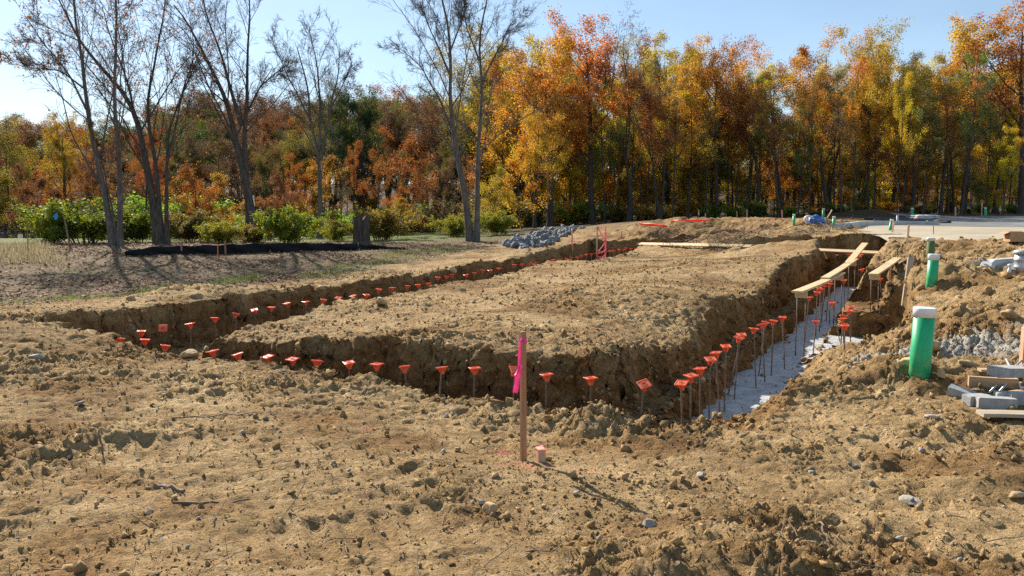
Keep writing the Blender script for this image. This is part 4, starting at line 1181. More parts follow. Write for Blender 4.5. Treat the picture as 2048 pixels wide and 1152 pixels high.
def rebar(px, py, z, label, group, lean=None, face=None):
    p = at_z(px, py, z)
    ln = lean if lean is not None else (random.gauss(0, 3), random.gauss(0, 3))
    e = empty('capped_rebar', p, (math.radians(ln[1]), math.radians(ln[0]), math.radians(random.uniform(-40, 40) if face is None else face)))
    b = link('bar', bar_mesh, e)
    c = link('safety_cap', CAPM, e)
    c.rotation_euler = (math.radians(random.gauss(0, 8)), math.radians(random.gauss(0, 8)), 0)
    tag(e, label, 'rebar', group)
    return e
FRONT = [(425, 703), (475, 709), (535, 714), (585, 719), (635, 723), (698, 726), (754, 729), (809, 734), (884, 736), (949, 737), (1030, 741), (1093, 750), (1181, 757), (1288, 769)]
CORNER = [(240, 678, 'far left one of the corner cluster'), (283, 663, 'rear left one of the corner cluster'), (290, 680, 'lower middle one of the corner cluster'),
          (326, 657, 'one with tilted square top in the corner cluster'), (331, 692, 'lowest one of the corner cluster')]
LEFT = [(380,648),(430,637),(472,628),(509,620),(543,615),(574,607),(612,604),(647,600),(677,596),(706,592),(733,590),(758,579),(785,576),(815,572),(836,570),(857,567),
        (876,555),(893,553),(905,550),(932,550),(949,546),(966,541),(980,541),(997,537),(1029,530),(1044,529),(1060,527),(1072,525),(1098,522),(1107,520),(1120,519),(1133,517),
        (1143,515),(1155,515),(1163,511),(1172,509),(1183,508),(1193,507),(1203,505),(1212,503),(1220,502),(1227,501),(1238,499),(1247,499),(1252,496),(1262,497),(1271,497),(1280,497),(1286,496),(1294,494),(1301,494)]
BACKROW = [(1320, 493), (1341, 494), (1363, 494), (1411, 495), (1436, 495), (1457, 496)]
for px, py, w in CORNER:
    rebar(px, py, .2, 'capped rebar, ' + w + ' by the far left corner', 'capped rebar at the left corner',
          lean=(0, 38) if px == 326 else None, face=20 if px == 326 else None)
for k, (px, py) in enumerate(FRONT):
    w = {10: 'capped rebar half hidden behind the pink-ribboned stake in the front trench', 13: 'capped rebar farthest right in the front trench row'}.get(
        k, 'capped rebar %s from the left in the front trench row' % ordinal(k + 1))
    rebar(px, py, .2, w, 'capped rebar in the front trench')
for k, (px, py) in enumerate(LEFT):
    z = .2 + .16 * float(sstep(950, 1290, px))
    rebar(px, py, z, 'capped rebar %s from the near end of the long left trench row' % ordinal(k + 1), 'capped rebar in the left trench')
for k, (px, py) in enumerate(BACKROW):
    rebar(px, py, .42, 'capped rebar %s from the left under the far left formboard' % ordinal(k + 1), 'capped rebar in the back trench')
RIGHT = [(1363,767),(1382,752),(1400,738),(1421,719),(1432,706),(1452,693),(1478,676),(1483,670),(1508,658),(1524,650),(1531,645),(1547,642),(1565,635)]
RL = {7: (11, 0), 12: (-4, 0), 4: (-5, 0)}
for k, (px, py) in enumerate(RIGHT):
    rebar(px, py, .2, 'capped rebar %s from the near end of the right footing row' % ordinal(k + 1), 'capped rebar in the right footing', lean=RL.get(k))
# the tighter bunch under the planks
BUNCH = [(1618,595,.22,'orange capped rebar directly under the near end of the lowest plank'),(1634,585,.25,None),(1641,579,.25,None),(1637,576,.25,None),(1647,573,.25,None),(1651,566,.27,None),(1659,563,.27,None),(1660,568,.27,None),
         (1632,643,.0,'lone capped rebar standing low in the middle of the concrete footing'),(1664,606,.12,'capped rebar with cap knocked askew in mid footing below the planks'),
         (1690,652,.15,'nearest capped rebar of the cluster by the footing side pocket'),(1685,650,.13,'second capped rebar of the side pocket cluster, just left of the nearest'),(1685,638,.15,'third capped rebar up in the side pocket cluster'),
         (1687,632,.16,'fourth capped rebar up in the side pocket cluster'),(1698,622,.18,'tall capped rebar second from top in the side pocket cluster'),(1702,614,.18,'topmost capped rebar of the side pocket cluster'),
         (1688,561,.3,'capped rebar between the two low planks')]
n_ = 0
for px, py, z, lab in BUNCH:
    if lab is None:
        n_ += 1; lab = 'capped rebar %s up in the tight bunch below the lowest plank' % ordinal(n_)
    rebar(px, py, z, lab, 'capped rebar by the planks', lean=(-12, 4) if 'askew' in lab else None)
FARR = [(1672,510),(1698,509),(1725,505),(1722,510),(1718,513),(1744,508),(1758,509),(1724,539),(1787,512),(1793,513),(1797,510),(1765,541),(1768,538),(1772,536),(1762,547),(1758,553),(1760,558)]
for k, (px, py) in enumerate(FARR):
    z = .42 if py < 520 else .34
    if px > 1780: z = .5
    where = 'behind the back right formboard' if px < 1762 and py < 520 else ('at the far end of the right-hand plank' if px > 1780 else ('alone below the back formboard' if px == 1724 else 'in the bunch beside the right-hand plank'))
    rebar(px, py, z, 'capped rebar %s, %s counted across' % (where, ordinal(k + 1)), 'capped rebar at the far right corner')

# ---------------------------------------------------------------- boards and forms
def board_mesh(L, W, T, mat, warp_=.0, seg=8):
    bm = bmesh.new()
    rows = []
    ch = min(.004, T * .2)
    prof = [(-W/2+ch, -T/2), (W/2-ch, -T/2), (W/2, -T/2+ch), (W/2, T/2-ch), (W/2-ch, T/2), (-W/2+ch, T/2), (-W/2, T/2-ch), (-W/2, -T/2+ch)]
    for i in range(seg + 1):
        t = i / seg; x = (t - .5) * L; z = warp_ * (1 - (2 * t - 1) ** 2)
        rows.append([bm.verts.new((x, a, b + z)) for a, b in prof])
    for p, q in zip(rows[:-1], rows[1:]):
        for k in range(8): bm.faces.new((p[k], q[k], q[(k + 1) % 8], p[(k + 1) % 8]))
    bm.faces.new(rows[0][::-1]); bm.faces.new(rows[-1])
    bmesh.ops.recalc_face_normals(bm, faces=bm.faces)
    return bm_mesh('board', bm, mat)
def orient(o, a, b, roll=0.):
    a, b = Vector(a), Vector(b); d = (b - a).normalized()
    q = d.to_track_quat('X', 'Z')
    o.location = (a + b) / 2
    o.rotation_mode = 'XYZ'
    o.rotation_euler = (q @ Matrix.Rotation(roll, 3, 'X').to_quaternion()).to_euler()
def plank(name, a, b, W, T, mat, label, cat, warp_=0., roll=0., supports=(), group=None, ext=0.):
    a, b = np.array(a, float), np.array(b, float)
    L = float(np.linalg.norm(b - a))
    e = empty(name, (0, 0, 0)); orient(e, a, b, roll)
    link('board', board_mesh(L, W, T, mat, warp_), e)
    for f, kind in supports:
        x = (f - .5) * L; zz = warp_ * (1 - (2 * f - 1) ** 2)
        if kind == 'block':
            bm = bmesh.new(); add_box(bm, (x, 0, zz - T / 2 - .05), (.045, .17, .09))
            bmesh.ops.bevel(bm, geom=bm.edges[:], offset=.003, segments=1, affect='EDGES')
            s_ = link('cleat', bm_mesh('cleat', bm, mat), e)
            for sy in (-1, 1):
                V = lathe_mesh('support_rod', [(.008, -.95), (.008, 0)], 6, 'rebar_steel')
                o = link('support_rod', V, s_); o.location = (x + .03, sy * .06, zz - T / 2 - .02)
        else:
            bm = bmesh.new(); add_box(bm, (x, 0, zz - T / 2 - kind / 2), (.09, .04, kind))
            link('support_leg', bm_mesh('support_leg', bm, mat), e)
    tag(e, label, cat, group)
    return e
plank('plank', at_y(1594, 584, 11.8), at_y(1682, 546, 15.4), .16, .03, 'lumber', 'lowest and nearest of the three overlapping planks over the right footing', 'plank', -.012, 0, ((.08, 'block'), (.93, 'block')), 'planks over the footing')
plank('plank', at_y(1650, 556.5, 14.0), at_y(1709, 518, 17.8), .15, .03, 'lumber', 'middle one of the three overlapping planks over the right footing', 'plank', -.015, 0, ((.9, 'block'),), 'planks over the footing')
plank('plank', at_y(1697, 525.5, 17.1), at_y(1730, 486.5, 20.8), .15, .03, 'lumber', 'uppermost plank of the three, rising over the back formboard', 'plank', .0, 0, (), 'planks over the footing')
plank('plank', at_y(1746, 549, 13.9), at_y(1795, 516, 16.2), .16, .03, 'lumber', 'single plank to the right of the three overlapping ones', 'plank', -.01, 0, ((.07, 'block'), (.7, .35)), 'planks over the footing')
plank('formboard', at_y(1626, 499.5, 22.6), at_y(1812, 508, 20.4), .10, .04, 'lumber', 'narrow formboard crossing behind the planks at the far right corner', 'board', 0, .7, ((.1, .3), (.8, .3)), 'formboards')
fa_, fm_, fb_ = on_ground(1274, 491), on_ground(1420, 494), on_ground(1562, 498)
for v_ in (fa_, fm_, fb_): v_[1] = min(max(v_[1], 23.5), 29.5)
fa_, fm_, fb_ = [np.array((at_y(px_, py_, v_[1]))) for v_, px_, py_ in ((fa_, 1274, 487.5), (fm_, 1420, 490.5), (fb_, 1562, 495))]
plank('formboard', fa_, fm_, .12, .04, 'lumber', 'left length of the long formboard at the back of the plot', 'board', 0, .7, ((.05, .3),), 'formboards')
plank('formboard', fm_ + np.array((.02, .01, .01)), fb_, .12, .04, 'lumber', 'right length of the long formboard at the back of the plot', 'board', 0, .7, ((.9, .25),), 'formboards')
# upright slab of wood in the right bank
p0 = at_y(1809, 612, 13.3); p1 = at_y(1822, 515, 13.6)
plank('wood_post', p0, p1, .10, .04, 'old_board', 'short grey timber post leaning on the right bank of the trench', 'post', 0, .6)

# ---------------------------------------------------------------- stakes, ribbons, pipes
def stick_box(L, w, d, mat, taper=True):
    bm = bmesh.new()
    V = [(-w/2, -d/2), (w/2, -d/2), (w/2, d/2), (-w/2, d/2)]
    rows = []
    for z, f in ((-.25, .2 if taper else 1), (-.1, 1), (L * .5, 1), (L - .004, 1), (L, .93)):
        rows.append([bm.verts.new((x * f, y * f, z)) for x, y in V])
    for p, q in zip(rows[:-1], rows[1:]):
        for k in range(4): bm.faces.new((p[k], p[(k + 1) % 4], q[(k + 1) % 4], q[k]))
    bm.faces.new(rows[0][::-1]); bm.faces.new(rows[-1])
    bmesh.ops.recalc_face_normals(bm, faces=bm.faces)
    return bm_mesh('shaft', bm, mat)
def ribbon_mesh(path, w, mat, side=(1, 0, 0), twist=0., th=.0012):
    P = np.array(path, float)
    t = np.concatenate([[0], np.cumsum(np.linalg.norm(np.diff(P, axis=0), axis=1))]); n = 22
    tt = np.linspace(0, t[-1], n)
    Q = np.column_stack([np.interp(tt, t, P[:, k]) for k in range(3)])
    for _ in range(2): Q[1:-1] = .25 * Q[:-2] + .5 * Q[1:-1] + .25 * Q[2:]
    bm = bmesh.new(); rows = []
    for i in range(n):
        tn = Vector(Q[min(i + 1, n - 1)] - Q[max(i - 1, 0)]).normalized()
        s = Vector(side); s = (s - tn * s.dot(tn)).normalized()
        s = Matrix.Rotation(twist * i / n + .10 * math.sin(i * .6), 3, tn) @ s
        ww = w * (1 + .07 * math.sin(i * .8)); nn = s.cross(tn) * th
        c = Vector(Q[i])
        rows.append([bm.verts.new(c + v) for v in (-s * ww / 2 - nn, s * ww / 2 - nn, s * ww / 2 + nn, -s * ww / 2 + nn)])
    for p, q in zip(rows[:-1], rows[1:]):
        for k in range(4): bm.faces.new((p[k], p[(k + 1) % 4], q[(k + 1) % 4], q[k]))
    bm.faces.new(rows[0][::-1]); bm.faces.new(rows[-1])
    bmesh.ops.recalc_face_normals(bm, faces=bm.faces)
    return bm_mesh('ribbon', bm, mat, True)
def wrap_mesh(w, d, z, h, mat):
    bm = bmesh.new(); g = .004; rows = []
    for dz, f in ((-h/2, 0), (-h/4, .002), (h/4, .001), (h/2, 0)):
        a, b = w / 2 + g + f, d / 2 + g + f
        rows.append([bm.verts.new((x, y, z + dz + .006 * random.uniform(-1, 1))) for x, y in ((-a, -b), (a, -b), (a, b), (-a, b))])
    for p, q in zip(rows[:-1], rows[1:]):
        for k in range(4): bm.faces.new((p[k], p[(k + 1) % 4], q[(k + 1) % 4], q[k]))
    bmesh.ops.recalc_face_normals(bm, faces=bm.faces)
    return bm_mesh('ribbon_knot', bm, mat)
# the survey stake in front
b0 = on_ground(1047, 922); tp = at_y(1044.5, 663, b0[1]); H = tp[2] - b0[2]
e = empty('survey_stake', b0, (0, math.radians(-.4), math.radians(28)))
link('shaft', stick_box(H, .038, .024, 'stake_wood'), e)
kn = link('ribbon_knot', wrap_mesh(.038, .024, H - .055, .03, 'pink_ribbon'), e)
rp = [(-.018, -.018, H - .05), (-.034, -.020, H - .10), (-.036, -.018, H - .17), (-.040, -.020, H - .23), (-.060, -.030, H - .27), (-.085, -.040, H - .285)]
link('ribbon', ribbon_mesh(rp, .020, 'pink_ribbon', (.8, -.6, 0), .4), e)
rp = [(-.030, -.020, H - .22), (-.052, -.028, H - .28), (-.066, -.034, H - .34), (-.082, -.040, H - .40)]
link('ribbon', ribbon_mesh(rp, .036, 'pink_ribbon', (.9, -.4, 0), .25), e)
tag(e, 'wooden survey stake with pink ribbon standing in the foreground', 'stake')
hb = on_ground(1081, 922); hw = at_y(1081, 896, hb[1])[2] - hb[2]
e = empty('wooden_hub', hb, (0, 0, math.radians(20)))
link('block', stick_box(hw, .052, .052, 'pink_wood', False), e)
link('painted_top', wrap_mesh(.050, .050, hw - .002, .010, 'pale_ribbon'), e)
tag(e, 'short square wooden hub with pink painted top beside the survey stake', 'stake')

def pipe(bx, by, tx, ty, w_px, cap_px, label, y=None, mat='green_plastic', capmat='white_plastic', name='sewer_pipe', sink=.25):
    b = on_ground(bx, by) if y is None else at_y(bx, by, y)
    w = w_px / F * b[1] / math.cos(TH)
    r = w / 2 * .93
    t = at_y(tx, ty, b[1])
    d = Vector(t - b); L = d.length; q = d.to_track_quat('Z', 'Y')
    e = empty(name, b, q.to_euler())
    ch = cap_px / F * b[1]
    link('pipe', lathe_mesh('pipe', [(r, -sink), (r, L - ch * .5)], 28, mat), e)
    R = r * 1.075
    link('end_cap', lathe_mesh('end_cap', [(R, L - ch), (R, L - .12 * ch), (R * .97, L - .03 * ch), (R * .9, L), (0.001, L + .0)], 28, capmat, True, False), e)
    for o in e.children:
        for pz in o.data.polygons: pz.use_smooth = abs(pz.normal.z) < .6
    tag(e, label, 'pipe', 'capped green sewer pipes' if mat != 'grey_pvc' else None)
    return e
pipe(1839, 748, 1850, 615, 43, 19, 'nearest and largest green pipe with white cap on the right mound')
pipe(1863, 571, 1868, 508, 22, 12, 'green pipe with white cap on the rubble, second nearest')
pipe(1861, 520, 1862, 475, 15.5, 7, 'mud-stained olive pipe with white cap just behind the second nearest', mat='olive_plastic')
pipe(1588, 451, 1588, 428, 5.5, 4, 'green pipe left of the blue barrow')
pipe(1667.5, 456, 1668, 432.5, 6, 4, 'green pipe at the left end of the long kerb')
pipe(1780, 462, 1784, 438.5, 7, 4, 'leaning green pipe in front of the long kerb')
pipe(1646, 440, 1647, 417, 5, 3.2, 'green pipe standing behind the blue barrow', y=40)
pipe(1824, 436, 1824.5, 416, 5.5, 3.2, 'green pipe rising behind the white wrapped pallet', y=44)
pipe(1971, 432, 1971, 415, 5, 3, 'green pipe alone at the far edge of the parking lot', y=46)
pipe(1795, 450, 1795, 430, 4.5, 1, 'slim grey pipe behind the long kerb', mat='grey_pvc', capmat='grey_pvc', name='grey_pipe')
pp = on_ground(2046, 735)
tp = at_y(2052, 655, pp[1]); d = Vector(tp - pp)
e = empty('wooden_stake', pp, d.to_track_quat('Z', 'Y').to_euler()); link('shaft', stick_box(d.length, .05, .05, 'pink_wood'), e)
tag(e, 'pinkish squared stake at the right edge behind the concrete bricks', 'stake')

def lath(bx, by, tx, ty, label, wpx=4, ribbon=None, mat='lumber', y=None, ribfrac=(.1, .95), rib='pink_ribbon', name='survey_lath'):
    b = on_ground(bx, by) if y is None else at_y(bx, by, y)
    t = at_y(tx, ty, b[1]); d = Vector(t - b); L = d.length
    w = wpx / F * b[1]
    e = empty(name, b, d.to_track_quat('Z', 'Y').to_euler())
    e.rotation_euler.rotate_axis('Z', 0.5)
    link('shaft', stick_box(L, w, max(.012, w * .4), mat), e)
    if ribbon:
        f0, f1 = ribfrac
        link('ribbon', ribbon_mesh([(w * .6, -.02, L * f1), (w * 1.0, -.03, L * (f1 * .7 + f0 * .3)), (w * .7, -.03, L * (f1 * .4 + f0 * .6)), (w * 1.1, -.04, L * f0)], ribbon / F * b[1], rib, (1, 0, 0), 1.5), e)
    tag(e, label, 'stake', 'survey laths')
    return e
lath(1144.5, 493, 1144, 456, 'pink-ribboned lath left of the pink ribbon frame', 3, 5, rib='pale_ribbon', y=27.0)
lath(1814.5, 486, 1818, 449, 'bright pink ribbon on a leaning lath in front of the driveway', 3.5, 5)
lath(1826, 492, 1832, 483, 'short pale stick leaning beside the bright pink ribbon', 3)
lath(1784.5, 466, 1788, 444, 'pink-flagged lath right behind the leaning green pipe', 3, 4)
lath(1656, 433, 1664, 420, 'slanted lath with pink flag right of the blue barrow', 2.5, 4, ribfrac=(.55, 1), y=38)
lath(1564, 436, 1564, 420, 'pale lath with pink flag left of the green pipes', 3, 2.5, y=37)
lath(1494, 441, 1494, 419, 'pale lath with pink ribbon at the wood edge, right one of a pair', 3, 3, y=38)
lath(1474, 441, 1474, 424, 'thin orange-tipped lath at the wood edge, left one of a pair', 2, 2, rib='orange_ribbon', y=38)
lath(1410, 441, 1411, 427, 'pink-flagged lath above the far orange ribbon', 2, 2.5, y=38)
lath(1911, 432, 1911, 414, 'bare wooden lath at the far side of the parking lot', 2.5, y=46)
lath(1963, 432, 1964, 405, 'tall thin lath with a faded ribbon near the lone far pipe', 1.6, 1.6, rib='pale_ribbon', y=47)
lath(1867, 470, 1867, 452, 'thin dark rod in the driveway before the pallet', 1.2, mat='twig_wood')
lath(1243, 478, 1243.5, 462, 'thin bare rod on the slope right of the pink frame', 1.4, mat='twig_wood')
lath(436, 516, 435.5, 492, 'orange painted stake in front of the black silt fence', 3.6, mat='orange_paint')
# pink ribbon strung between two laths
fa = at_y(1194, 494, 28.0); fa[2] = hz(fa[0], fa[1]); fb = np.array((at_y(1211, 493, fa[1])[0], fa[1], fa[2]))
ta, tb = at_y(1194, 453, fa[1]), at_y(1211, 453, fa[1]); Hh = ta[2] - fa[2]; wx_ = fb[0] - fa[0]
e = empty('ribbon_frame', fa)
for x in (0, wx_):
    o = link('lath', stick_box(Hh, .05, .02, 'pale_ribbon' if x else 'lumber'), e); o.location = (x, 0, 0)
for (x0, z0), (x1, z1) in (((0, 1), (1, .6)), ((1, .6), (0, .28)), ((0, .28), (1, .36)), ((0, .2), (1, .15)), ((1, .25), (0, .08)), ((0, .15), (1, .05)), ((1, .95), (1, .4))):
    link('ribbon', ribbon_mesh([(x0 * wx_, -.02, z0 * Hh), ((x0 + x1) / 2 * wx_, -.03, (z0 + z1) / 2 * Hh - .01), (x1 * wx_ + .001, -.02, z1 * Hh)], .045, 'pale_ribbon', (0, 0, 1), .4), e)
tag(e, 'pink ribbon zigzagged between two laths behind the left trench', 'ribbon frame')
# orange warning ribbon drooping across the rear mound
def ground_ribbon(pts_px, h, w, mat, label, name='warning_ribbon'):
    P = []
    for px, py in pts_px:
        g = on_ground(px, py); P.append((g[0], g[1], g[2] + h))
    o = link(name, ribbon_mesh(P, w, mat, (0, 0, 1), .6, .003))
    tag(o, label, 'ribbon')
ground_ribbon([(1278, 451), (1285, 455), (1300, 455), (1312, 456), (1322, 458), (1335, 460)], .12, .09, 'orange_ribbon', 'orange-red ribbon sagging across the mound behind the back formboard')
ground_ribbon([(1345, 445), (1365, 444.5), (1385, 444), (1405, 443.5), (1418, 443.5)], .06, .06, 'orange_ribbon', 'thin orange ribbon lying near the wood edge at the back')

# ---------------------------------------------------------------- silt fence, stump, tag pole
def silt_fence(name, pxs, y_of, label):
    n = 90
    xs = np.linspace(pxs[0][0], pxs[-1][0], n)
    bots = np.interp(xs, [p[0] for p in pxs], [p[2] for p in pxs]); tops = np.interp(xs, [p[0] for p in pxs], [p[1] for p in pxs])
    V = []; FY = []
    for j, (x, bt, tp_) in enumerate(zip(xs, bots, tops)):
        b = on_ground(x, bt); y = min(max(b[1], 21), 29); FY.append(y); y = float(np.mean(FY[-9:]))
        b = at_y(x, bt, y); t = at_y(x, tp_, y)
        gz = float(base_h(b[0], b[1])) - .08
        b[2] = min(b[2], gz)
        for k in range(6):
            f = k / 5; p = b * (1 - f) + t * f
            p[1] += .06 * math.sin(j * .55 + k) * (1 - abs(f - .5)) + .03 * math.sin(j * 1.7); p[2] += .015 * math.sin(j * .8) * f
            V.append(p)
    V = np.array(V); nn = 6
    ii = np.arange(n * nn).reshape(n, nn); N = n * nn
    V2 = np.vstack([V, V + np.array((0, .006, 0))])
    Fq = np.stack([ii[:-1, :-1], ii[1:, :-1], ii[1:, 1:], ii[:-1, 1:]], -1).reshape(-1, 4)
    side = []
    for k in range(n - 1):
        side.append((ii[k, -1], ii[k + 1, -1], ii[k + 1, -1] + N, ii[k, -1] + N))
    Fq = np.vstack([Fq, Fq[:, ::-1] + N, np.array(side)])
    org = V[0].copy()
    e = empty(name, org)
    link('fabric', mesh_np('fabric', V2 - org, Fq, 'black_fabric', True), e)
    for k in range(4, n, 14):
        x = xs[k]; b = V[k * nn]; H = V[k * nn + 5][2] - b[2] + .03
        o = link('post', stick_box(H, .04, .04, 'stake_wood'), e); o.location = Vector(b - org) + Vector((0, .04, 0))
    tag(e, label, 'silt fence')
silt_fence('silt_fence', [(250, 503, 512), (300, 494, 508), (400, 491, 508), (500, 487.5, 505), (600, 486, 501), (700, 487, 499), (760, 491.5, 498), (810, 496, 500)], lambda x: 25.2 + .004 * (x - 250), 'low black silt fence running along the crest under the bushes')
# tall broken stump
sb = at_y(722, 490, 29.5); gz = float(base_h(sb[0], sb[1])); st = at_y(720, 434, 29.5)
r0 = 16.5 / F * 29.5; Hs = st[2] - gz
bm = bmesh.new(); rows = []
rg = np.random.default_rng(4); jag = rg.uniform(-.22, .08, 18)
for z in (-.2, 0, .12, .3, .55, .8, 1.0):
    row = []
    for k in range(18):
        a = 2 * math.pi * k / 18
        r = r0 * (.93 + .25 * math.exp(-max(z, 0) * 9) + .07 * math.sin(a * 3 + 1) + .05 * math.sin(a * 7) + .10 * z + .03 * rg.normal())
        zz = z * Hs + (jag[k] if z == 1.0 else 0)
        row.append(bm.verts.new((r * math.cos(a), r * math.sin(a), zz)))
    rows.append(row)
for p, q in zip(rows[:-1], rows[1:]):
    for k in range(18): bm.faces.new((p[k], p[(k + 1) % 18], q[(k + 1) % 18], q[k]))
c_ = bm.verts.new((0, 0, Hs * .88))
for k in range(18): bm.faces.new((rows[-1][k], rows[-1][(k + 1) % 18], c_))
o = link('tree_stump', bm_mesh('tree_stump', bm, 'stump_wood')); o.location = (sb[0], sb[1], gz)
tag(o, 'tall weathered grey stump behind the right end of the silt fence', 'stump')
# leaning pole with blue oval tag
gb = at_y(141, 492, 24.0); gz = float(base_h(gb[0], gb[1])); tp = at_y(128, 432, 24.0); gb[2] = gz
d = Vector(tp - gb)
e = empty('sign_pole', gb)
bm = bmesh.new(); V, Fc = ring_mesh([(.03, -.1), (.024, d.length)], 7); q_ = d.to_track_quat('Z', 'Y')
vs = [bm.verts.new(q_ @ Vector(v)) for v in V]
for f in Fc: bm.faces.new([vs[k] for k in f])
link('pole', bm_mesh('pole', bm, 'twig_wood', True), e)
bm = bmesh.new(); cc = Vector(at_y(112, 433, 23.95) - gb)
fr, bk_ = [], []
for k in range(20):
    a = 2 * math.pi * k / 20; x, z = .062 * math.cos(a), .095 * math.sin(a)
    x2, z2 = x * math.cos(.25) - z * math.sin(-.25), x * math.sin(-.25) + z * math.cos(.25)
    fr.append(bm.verts.new(cc + Vector((x2, -.006, z2)))); bk_.append(bm.verts.new(cc + Vector((x2, .006, z2))))
bm.faces.new(fr); bm.faces.new(bk_[::-1])
for k in range(20): bm.faces.new((fr[k], bk_[k], bk_[(k + 1) % 20], fr[(k + 1) % 20]))
bmesh.ops.recalc_face_normals(bm, faces=bm.faces)
link('oval_tag', bm_mesh('oval_tag', bm, 'blue_tag'), e)
tip = Vector(tp - gb); bm = bmesh.new(); V, Fc = ring_mesh([(.006, 0), (.006, (cc - tip).length)], 5); q_ = (cc - tip).to_track_quat('Z', 'Y')
vs = [bm.verts.new(tip + q_ @ Vector(v)) for v in V]
for f in Fc: bm.faces.new([vs[k] for k in f])
link('wire', bm_mesh('wire', bm, 'twig_wood'), e)
tag(e, 'leaning pole with a blue oval tag before the big green bush', 'sign')
# thin reed-like pole at the pond
gb = at_y(57, 520, 23.0); gb[2] = float(base_h(gb[0], gb[1])); tp = at_y(54, 430, 23.0); d = Vector(tp - gb)
e = empty('thin_pole', gb, d.to_track_quat('Z', 'Y').to_euler()); link('shaft', lathe_mesh('shaft', [(.014, -.1), (.010, d.length)], 6, 'twig_wood'), e)
tag(e, 'thin upright pole in the dry grass by the pond', 'pole')

# ---------------------------------------------------------------- building odds and ends at right
def brick(px, py, dims, rz, label, dz=0., tilt=(0, 0), mat='paver_concrete', name='concrete_brick', group='grey concrete bricks', cat='brick', pos=None):
    g = on_ground(px, py) if pos is None else np.array(pos)
    bm = bmesh.new(); add_box(bm, (0, 0, dims[2] / 2), dims)
    bmesh.ops.bevel(bm, geom=bm.edges[:], offset=min(.006, dims[2] * .15), segments=2, affect='EDGES')
    for v in bm.verts: v.co += Vector((random.uniform(-1, 1), random.uniform(-1, 1), random.uniform(-1, 1))) * .0012
    o = link(name, bm_mesh(name, bm, mat))
    o.location = (g[0], g[1], g[2] + dz); o.rotation_euler = (math.radians(tilt[0]), math.radians(tilt[1]), math.radians(rz))
    tag(o, label, cat, group)
    return o
gz0 = on_ground(1985, 815)
def fl(px, py):     # lying on the level patch there
    g = on_ground(px, py); return g
brick(1921, 790, (.20, .10, .075), -38, 'grey concrete brick at the left end, tilted against the soil', -.02, (12, 14))
brick(1953, 808, (.19, .11, .085), 10, 'grey concrete brick second from left in the front line of bricks', -.01)
brick(1992, 815, (.27, .10, .09), -14, 'long grey concrete brick in the middle of the front line of bricks', -.01)
brick(2018, 803, (.20, .10, .085), -12, 'grey concrete brick partly hidden behind the long one', -.01)
brick(2046, 808, (.22, .11, .10), -6, 'tall grey concrete brick at the right edge', -.01)
tb_ = on_ground(2025, 800)
brick(0, 0, (.27, .16, .075), 2, 'grey concrete block set on crossed steel rods', 0, (0, 0), pos=(tb_[0] + .05, tb_[1] + .15, tb_[2] + .16))
for k, (xa, ya, xb, yb, za, zb) in enumerate(((1978, 788, 2056, 728, .01, .05), (1993, 792, 2062, 738, .01, .06), (2046, 786, 2010, 760, .01, .13))):
    a = on_ground(xa, ya); b = on_ground(xb, yb); a[2] += za; b[2] += zb + .05
    d = Vector(b - a); e = empty('steel_rod', a, d.to_track_quat('Z', 'Y').to_euler())
    link('rod', lathe_mesh('rod', [(.009, 0), (.009, d.length)], 8, 'galvanised'), e)
    tag(e, ['left of the two parallel steel rods under the grey block', 'right of the two parallel steel rods under the grey block', 'short steel rod crossing the two parallel ones'][k], 'rod', 'steel rods')
def loose_board(px, py, dims, rz, label, mat, tilt=(0, 0), dz=.0, cat='board', name='loose_board'):
    g = on_ground(px, py)
    e = empty(name, (g[0], g[1], g[2] + dims[2] / 2 + dz), (math.radians(tilt[0]), math.radians(tilt[1]), math.radians(rz)))
    link('board', board_mesh(dims[0], dims[1], dims[2], mat, random.uniform(-.004, .004)), e)
    tag(e, label, cat, 'loose boards')
loose_board(2035, 834, (.52, .14, .028), -8, 'flat weathered board lying in front of the concrete bricks', 'old_board', dz=.004)
loose_board(1985, 776, (.36, .05, .10), -18, 'pale thick timber offcut behind the concrete bricks', 'form_wood', (0, 0), -.01)
loose_board(2000, 763, (.34, .09, .02), -8, 'thin brown board lying on the pale timber offcut', 'form_wood', (0, 0), .085)
loose_board(2040, 752, (.40, .03, .07), -4, 'grey-brown board on edge at the right behind the steel rods', 'old_board', (0, 0), 0)
loose_board(2035, 790, (.25, .08, .02), 24, 'small pale wood scrap under the crossed steel rods', 'form_wood', (0, 0), .01)
# cardboard box, open
g = on_ground(2032, 483)
e = empty('cardboard_box', g, (0, 0, math.radians(-14)))
W, D, Hh, T = .34, .42, .20, .006
bm = bmesh.new()
add_box(bm, (0, -D/2, Hh/2), (W, T, Hh)); add_box(bm, (0, D/2, Hh/2), (W, T, Hh)); add_box(bm, (-W/2, 0, Hh/2), (T, D - 2*T, Hh)); add_box(bm, (W/2, 0, Hh/2), (T, D - 2*T, Hh)); add_box(bm, (0, 0, T), (W - 2*T, D - 2*T, T))
link('body', bm_mesh('body', bm, 'cardboard'), e)
for sx in (-1, 1):
    bm = bmesh.new(); add_box(bm, (0, 0, .06), (T, D * .96, .12)); o = link('flap', bm_mesh('flap', bm, 'cardboard'), e)
    o.location = (sx * (W/2 + .003), 0, Hh); o.rotation_euler = (0, sx * math.radians(115), 0)
for o_ in (e,): tag(o_, 'open brown cardboard box at the right edge by the driveway', 'box')
